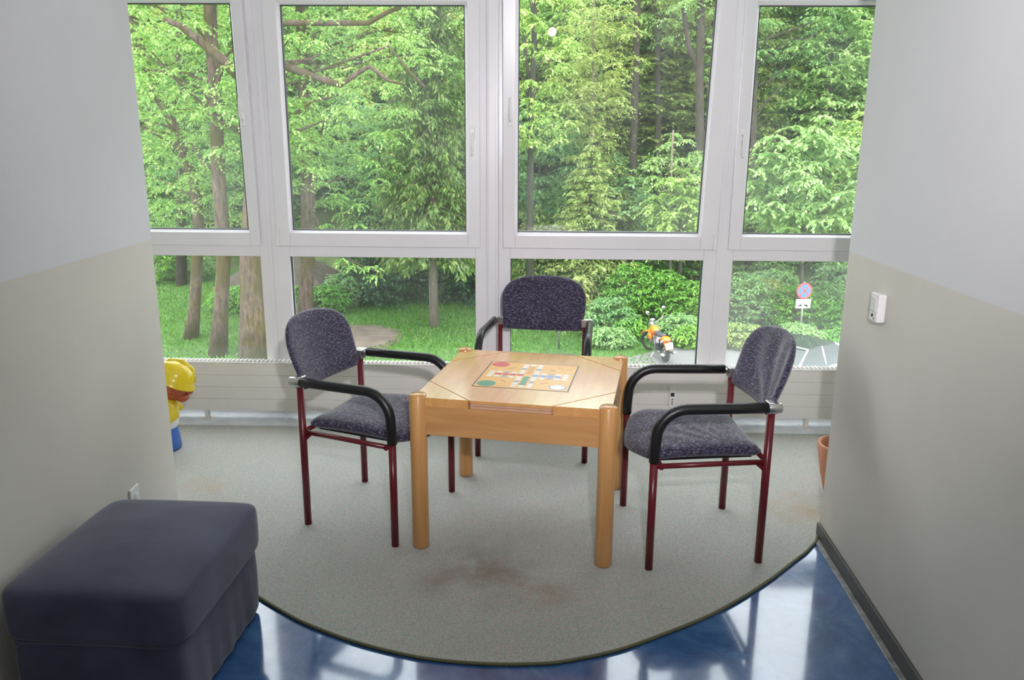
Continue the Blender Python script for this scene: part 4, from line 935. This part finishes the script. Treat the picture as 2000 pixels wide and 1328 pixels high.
# --- hut behind the trees
hp = at(553, 549, 33.5); hut = thing('hut', (hp.x, 33.5, GZ - 1.2), 0, 'low wooden hut with a pyramid roof behind the lawn trees', 'hut')
M['roof'] = simple('mossy_brown_roof', (.085, .066, .052), .9, nscale=3, var=.3); M['timber'] = simple('dark_timber', (.13, .07, .04), .8, nscale=5, var=.3); M['fascia'] = simple('red_brown_fascia', (.32, .15, .10), .7)
hz = hp.z - GZ + 1.2; hw_ = 2.25
MB().box(-hw_ + .5, -1.5, 0, hw_ - .5, 1.5, hz).build('wall', M['timber'], hut)
b = MB(); b.add([(-hw_, -2.0, hz), (hw_, -2.0, hz), (hw_, 2.0, hz), (-hw_, 2.0, hz), (-.4, 0, hz + 1.5), (.4, 0, hz + 1.5)], [(0, 1, 5, 4), (1, 2, 5), (2, 3, 4, 5), (3, 0, 4), (3, 2, 1, 0)]); b.build('roof', M['roof'], hut)
b = MB(); ring(b, -hw_, hw_, 0, 1, -hw_, hw_, 0, 1, 0, 0) if False else None
b.box(-hw_, -2.04, hz - .12, hw_, -1.98, hz + .04); b.box(-hw_ - .04, -2.0, hz - .12, -hw_ + .02, 2.0, hz + .04); b.box(hw_ - .02, -2.0, hz - .12, hw_ + .04, 2.0, hz + .04); b.build('fascia', M['fascia'], hut)
# --- thin garden post
p = at(1091, 690, 25.2); gp = thing('garden_post', (p.x, 25.2, GZ), 0, 'thin grey metal post on the lawn seen under the middle armchair backrest', 'post')
MB().tube([(0, 0, 0), (0, 0, 1.25)], .03, 10).build('pole', simple('grey_steel', (.2, .2, .2), .5, .6), gp)

# --- no-stopping sign
SD = 26.0; sp = at(1571, 568, SD); sg = thing('traffic_sign', (sp.x, SD, ground_z(sp.x, SD)), R_(8), 'round blue and red no-stopping sign above a small white plate', 'sign')
zb = sp.z - ground_z(sp.x, SD); rs_ = .275
M['s_red'] = simple('sign_red', (.72, .07, .06), .4); M['s_blue'] = simple('sign_blue', (.06, .20, .70), .4); M['galv'] = simple('galvanised_steel', (.4, .41, .42), .45, .7)
MB().tube([(0, .03, -.1), (0, .03, zb + .3)], .03, 12).build('pole', M['galv'], sg)
Ms = Matrix.Translation((0, 0, zb)) @ Matrix.Rotation(R_(90), 4, 'X')
b = MB(); b.disc((0, 0), rs_, -.006, 40, 0, .012); b.v = [tuple(Ms @ Vector(v)) for v in b.v]
b2 = MB(); b2.disc((0, 0), rs_ * .80, .006, 40, 1, .002); b2.v = [tuple(Ms @ Vector(v)) for v in b2.v]; b.add(b2.v, b2.f, mi=1)
for an in (45, -45):
    b.box(-rs_ * .8, -.009 - .0015, -rs_ * .085, rs_ * .8, -.006, rs_ * .085, M=Matrix.Translation((0, 0, zb)) @ Matrix.Rotation(R_(an), 4, 'Y'), mi=0)
b.build('sign_disc', [M['s_red'], M['s_blue']], sg)
pz = at(1568, 593, SD).z - sp.z + zb; w2, h2 = .265, .155
b = MB(); b.box(-w2, -.008, pz - h2, w2, .004, pz + h2, mi=0)
for i, zz_ in enumerate((.10, .055)):
    x = -w2 * .8
    while x < w2 * .8:
        ww = rg.uniform(.02, .05); b.box(x, -.0095, pz + zz_ - .009, min(x + ww, w2 * .82), -.008, pz + zz_ + .009, mi=1); x += ww + .012
Mt = Matrix.Translation((0, -.0085, pz - .06)) @ Matrix.Scale(1.4, 4)
b.prism([(-.14, -.02), (-.03, -.02), (-.03, 0), (-.05, .03), (-.07, .03), (-.10, .005), (-.14, .005)], -.001, .001, mi=2, M=Mt @ Matrix.Rotation(R_(90), 4, 'X'))
b.prism([(.02, -.01), (.12, -.045), (.13, -.03), (.11, .01), (.08, .025), (.05, .02), (.03, .03)], -.001, .001, mi=2, M=Mt @ Matrix.Rotation(R_(90), 4, 'X'))
b.build('notice_plate', [M['white_paint'], simple('pink_grey_print', (.30, .20, .24), .5), M['blackw']], sg, label='white plate with faint lines of print and a tow truck symbol')

# --- orange motorcycle
M['orange'] = simple('orange_lacquer', (.85, .20, .015), .25, coat=.6); M['tyre'] = simple('tyre_rubber', (.02, .02, .022), .8, nscale=60); M['vinyl'] = simple('grey_black_vinyl', (.06, .06, .075), .4)
M['alu'] = simple('polished_aluminium', (.65, .65, .66), .25, 1.0)
rw = at(1303, 709, 23.5); fw = at(1262, 688, 24.9)
mc = thing('motorcycle', (0, 0, 0), 0, 'orange motorcycle with a blank white number plate parked on its stand', 'motorcycle')
A = Vector((4.78, 23.55, GZ + .03)); B_ = Vector((4.52, 25.02, GZ + .03)); dv = (B_ - A); mc.location = A; mc.rotation_euler = (R_(0), R_(-7), math.atan2(dv.y, dv.x) - math.pi / 2)
Wb = 1.48
def wheel(parent, M4, tyr, rimr, wd):
    b = MB(); n = 40; pts = [(math.cos(2 * math.pi * j / n) * (tyr - wd), math.sin(2 * math.pi * j / n) * (tyr - wd)) for j in range(n)]
    b.tube([M4 @ Vector((0, p[0], p[1])) for p in pts], wd, 10, closed=True)
    t = b.build('tyre', M['tyre'], parent)
    b = MB(); b.tube([M4 @ Vector((0, p[0] * rimr / (tyr - wd), p[1] * rimr / (tyr - wd))) for p in pts], .018, 8, closed=True)
    for k in range(18):
        a = 2 * math.pi * k / 18; s_ = .03 * (-1) ** k; b.tube([M4 @ Vector((s_, .03 * math.cos(a), .03 * math.sin(a))), M4 @ Vector((0, rimr * math.cos(a + .15), rimr * math.sin(a + .15)))], .0035, 4)
    b.tube([M4 @ Vector((-.06, 0, 0)), M4 @ Vector((.06, 0, 0))], .035, 14)
    b.tube([M4 @ Vector((-.055, 0, 0)), M4 @ Vector((-.050, 0, 0))], .13, 24)
    b.build('rim', M['alu'], t)
wheel(mc, Matrix.Translation((0, 0, .32)), .32, .235, .066)
St = Matrix.Translation((0, Wb, .32)) @ Matrix.Rotation(R_(28), 4, 'Z')
wheel(mc, St, .32, .25, .05)
b = MB()
for s_ in (-1, 1):
    b.tube([St @ Vector((s_ * .085, 0, 0)), St @ Vector((s_ * .085, -.30, .58))], [.026, .022], 10)
b.tube([St @ Vector((-.12, -.30, .58)), St @ Vector((.12, -.30, .58))], .02, 8)
b.build('front_fork', M['alu'], mc)
b = MB(); b.tube([(-.10, 0, .32), (-.10, .50, .42), (-.10, .50, .42)], .022, 8); b.tube([(.10, 0, .32), (.10, .50, .42)], .022, 8)
b.tube([(0, 1.08, .86), (0, .95, .45), (0, .45, .32), (0, .40, .60), (0, -.05, .80)], .024, 8); b.tube([(0, 1.08, .86), (0, .5, .78), (0, -.05, .80)], .024, 8)
b.build('chassis', M['black_plastic'], mc)
b = MB(); b.box(-.17, .45, .27, .17, .88, .52); b.box(-.11, .58, .50, .11, .82, .74)
for k in range(5): b.box(-.13, .56, .53 + k * .04, .13, .84, .545 + k * .04)
b.build('engine', M['alu'], mc, bevel=.03)
b = MB(); ell(b, (0, .82, .86), .15, .27, .14, 24); b.build('fuel_tank', M['orange'], mc)
b = MB()
for s_ in (-1, 1): ell(b, (s_ * .15, .90, .66), .05, .16, .12, 16)
b.build('side_cover', M['orange'], mc)
b = MB(); v_, f_ = pad(outline_from([(-.12, 0), (.12, 0), (.10, .62), (-.10, .62)], [.08, .08, .06, .06], 40), .11, lambda x, y: .86 - .05 * math.sin(y * 5), n=40, m=8)
b.add(v_, f_, True); b.build('seat', M['vinyl'], mc)
# rear fender curved over the wheel
b = MB(); vs = []; n = 14
for i in range(n):
    a = R_(20 + 120 * i / (n - 1)); r_ = .40
    for j in range(7):
        q = R_(-80 + 160 * j / 6); vs.append((.11 * math.sin(q), -math.cos(a) * 0 + (-.02 + -(r_ + .03 * math.cos(q)) * math.cos(a)) * 1.0, .34 + (r_ + .05 * math.cos(q)) * math.sin(a)))
b.add(vs, [(i * 7 + j, i * 7 + j + 1, (i + 1) * 7 + j + 1, (i + 1) * 7 + j) for i in range(n - 1) for j in range(6)], True)
o = b.build('rear_fender', M['orange'], mc); md = o.modifiers.new('sol', 'SOLIDIFY'); md.thickness = .012
b = MB(); ell(b, (0, -.16, .78), .14, .22, .09, 18); b.build('tail_cowl', M['orange'], mc)
b = MB(); b.box(-.11, -.465, .52, .11, -.455, .73); b.build('number_plate', M['white_paint'], mc, bevel=.004, label='blank white number plate')
b = MB(); b.tube([(-.16, -.30, .78), (.16, -.30, .78)], .010, 8)
for s_ in (-1, 1): ell(b, (s_ * .17, -.31, .78), .03, .035, .025, 12)
b.build('indicator_bar', M['alu'], mc)
b = MB(); ell(b, (0, -.42, .76), .05, .03, .035, 14); b.build('tail_light', M['s_red'], mc)
b = MB(); hb0 = St @ Vector((0, -.33, .66))
b.tube([St @ Vector(p) for p in ((-.40, -.50, .78), (-.30, -.42, .80), (-.10, -.33, .68), (.10, -.33, .68), (.30, -.42, .80), (.40, -.50, .78))], .014, 10)
b.build('handlebar', M['alu'], mc)
b = MB()
for s_ in (-1, 1): b.tube([St @ Vector((s_ * .30, -.42, .80)), St @ Vector((s_ * .42, -.515, .776))], .021, 10)
b.build('grips', M['vinyl'], mc)
for s_ in (-1, 1):
    b = MB(); b.tube([St @ Vector((s_ * .26, -.40, .79)), St @ Vector((s_ * .30, -.36, .98)), St @ Vector((s_ * .36, -.38, 1.06))], .007, 6)
    c_ = St @ Vector((s_ * .38, -.40, 1.09)); ell(b, c_, .065, .018, .055, 16); b.build('mirror', M['alu'], mc)
b = MB(); c_ = St @ Vector((0, -.18, .62)); ell(b, c_, .10, .10, .10, 20); b.build('headlight', M['alu'], mc)
b = MB(); c_ = St @ Vector((-.02, -.26, .76)); ell(b, c_, .09, .05, .05, 16); b.build('instruments', M['alu'], mc)
b = MB(); b.tube([(.14, .60, .30), (.16, .30, .24), (.19, -.10, .30), (.20, -.38, .36)], [.025, .03, .045, .045], 12); b.tube([(-.14, .60, .30), (-.16, .30, .24), (-.19, -.10, .30), (-.20, -.38, .36)], [.025, .03, .045, .045], 12)
b.build('exhaust', M['alu'], mc)
b = MB(); b.tube([(-.12, .55, .30), (-.36, .42, .045)], .012, 8); b.build('side_stand', M['alu'], mc)
b = MB()
v0 = []
for i in range(9):
    a = R_(30 + 110 * i / 8)
    for j in range(5):
        q = R_(-70 + 35 * j); v0.append(St @ Vector((.075 * math.sin(q), math.cos(a) * .36, (.36 + .02 * math.cos(q)) * math.sin(a))))
b.add(v0, [(i * 5 + j, i * 5 + j + 1, (i + 1) * 5 + j + 1, (i + 1) * 5 + j) for i in range(8) for j in range(4)], True); o = b.build('front_fender', M['orange'], mc); md = o.modifiers.new('sol', 'SOLIDIFY'); md.thickness = .01

# --- silver car
M['silver'] = simple('silver_car_paint', (.55, .58, .62), .25, .3, coat=.8, nscale=2, var=.02)
m, nt, b_ = mat('car_glass'); b_.inputs['Base Color'].default_value = (.03, .04, .04, 1); b_.inputs['Roughness'].default_value = .04; M['car_glass'] = m
car = thing('car', (7.6, 20.4, GZ + .03), R_(126), 'silver-blue parked car seen from above at the lower right of the fourth window', 'car')
# profile along the car (y forward), body lofted from cross-sections
prof = [(-2.05, .42, .78, .70), (-1.98, .30, .95, .80), (-1.5, .28, 1.0, .86), (-.7, .28, 1.0, .88), (.4, .28, .98, .88), (1.0, .28, .95, .86), (1.7, .28, .86, .82), (2.0, .32, .72, .74), (2.08, .42, .62, .66)]
b = MB(); vs = []; n = 12
for y, zl, zh, hw2 in prof:
    for j in range(n):
        q = 2 * math.pi * (j + .5) / n; c_, s_ = math.cos(q), math.sin(q); k = (abs(c_) ** 5 + abs(s_) ** 5) ** (-1 / 5)
        vs.append((c_ * k * hw2, y, (zl + zh) / 2 + s_ * k * (zh - zl) / 2))
b.add(vs, [(i * n + j, i * n + (j + 1) % n, (i + 1) * n + (j + 1) % n, (i + 1) * n + j) for i in range(len(prof) - 1) for j in range(n)] + [tuple(range(n)), tuple((len(prof) - 1) * n + j for j in range(n - 1, -1, -1))], True)
b.build('body', M['silver'], car, sub=1)
b = MB(); gh = [(1.02, .94, .78), (.35, 1.38, .60), (-.9, 1.42, .58), (-1.75, 1.0, .70)]
vs = [(s_ * w_, y, z_) for y, z_, w_ in gh for s_ in (-1, 1)] + [(s_ * .80, y, .93) for y in (.9, -1.7) for s_ in (-1, 1)]
b.add(vs, [(0, 1, 3, 2), (4, 5, 7, 6), (0, 2, 8), (2, 4, 8), (4, 6, 10), (4, 10, 8), (1, 9, 3), (3, 9, 5), (5, 11, 7), (5, 9, 11), (2, 3, 5, 4)]); b.build('window_glass', M['car_glass'], car)
b = MB(); b.prism([(-.60, -.92), (.60, -.92), (.62, .36), (-.62, .36)], 1.385, 1.425); b.build('roof', M['car_glass'], car, bevel=.015, label='roof panel darkened like a reflection of the hedge')  # silver roof given dark glass to stand for the hedge mirrored in it
b = MB(); b.tube([(-.61, .375, 1.395), (.61, .375, 1.395)], .018, 8); b.build('roof_edge', M['silver'], car)
b = MB()
for s_ in (-1, 1):
    b.tube([(s_ * .79, 1.02, .93), (s_ * .61, .35, 1.39)], .028, 8); b.tube([(s_ * .71, -1.75, .98), (s_ * .59, -.9, 1.40)], .035, 8); b.tube([(s_ * .80, -.25, .93), (s_ * .60, -.28, 1.39)], .03, 8)
b.build('pillars', M['silver'], car)
for s_ in (-1, 1):
    b = MB(); ell(b, (s_ * .93, .80, 1.0), .10, .07, .075, 14); b.build('wing_mirror', M['silver'], car)
for y in (-1.3, 1.35):
    for s_ in (-1, 1):
        b = MB(); b.lathe([(.0005, -.1), (.20, -.1), (.30, -.09), (.31, 0), (.30, .09), (.20, .1), (.0005, .1)], 24, M=Matrix.Translation((s_ * .76, y, .31)) @ Matrix.Rotation(R_(90), 4, 'Y')); b.build('wheel', M['tyre'], car)
b = MB()
for s_ in (-.35, .25): b.tube([(s_, 1.03, .945), (s_ - .42, .88, 1.055)], .010, 6)
b.build('wipers', M['blackw'], car)
print('undergrowth', und, 'forest', cnt)
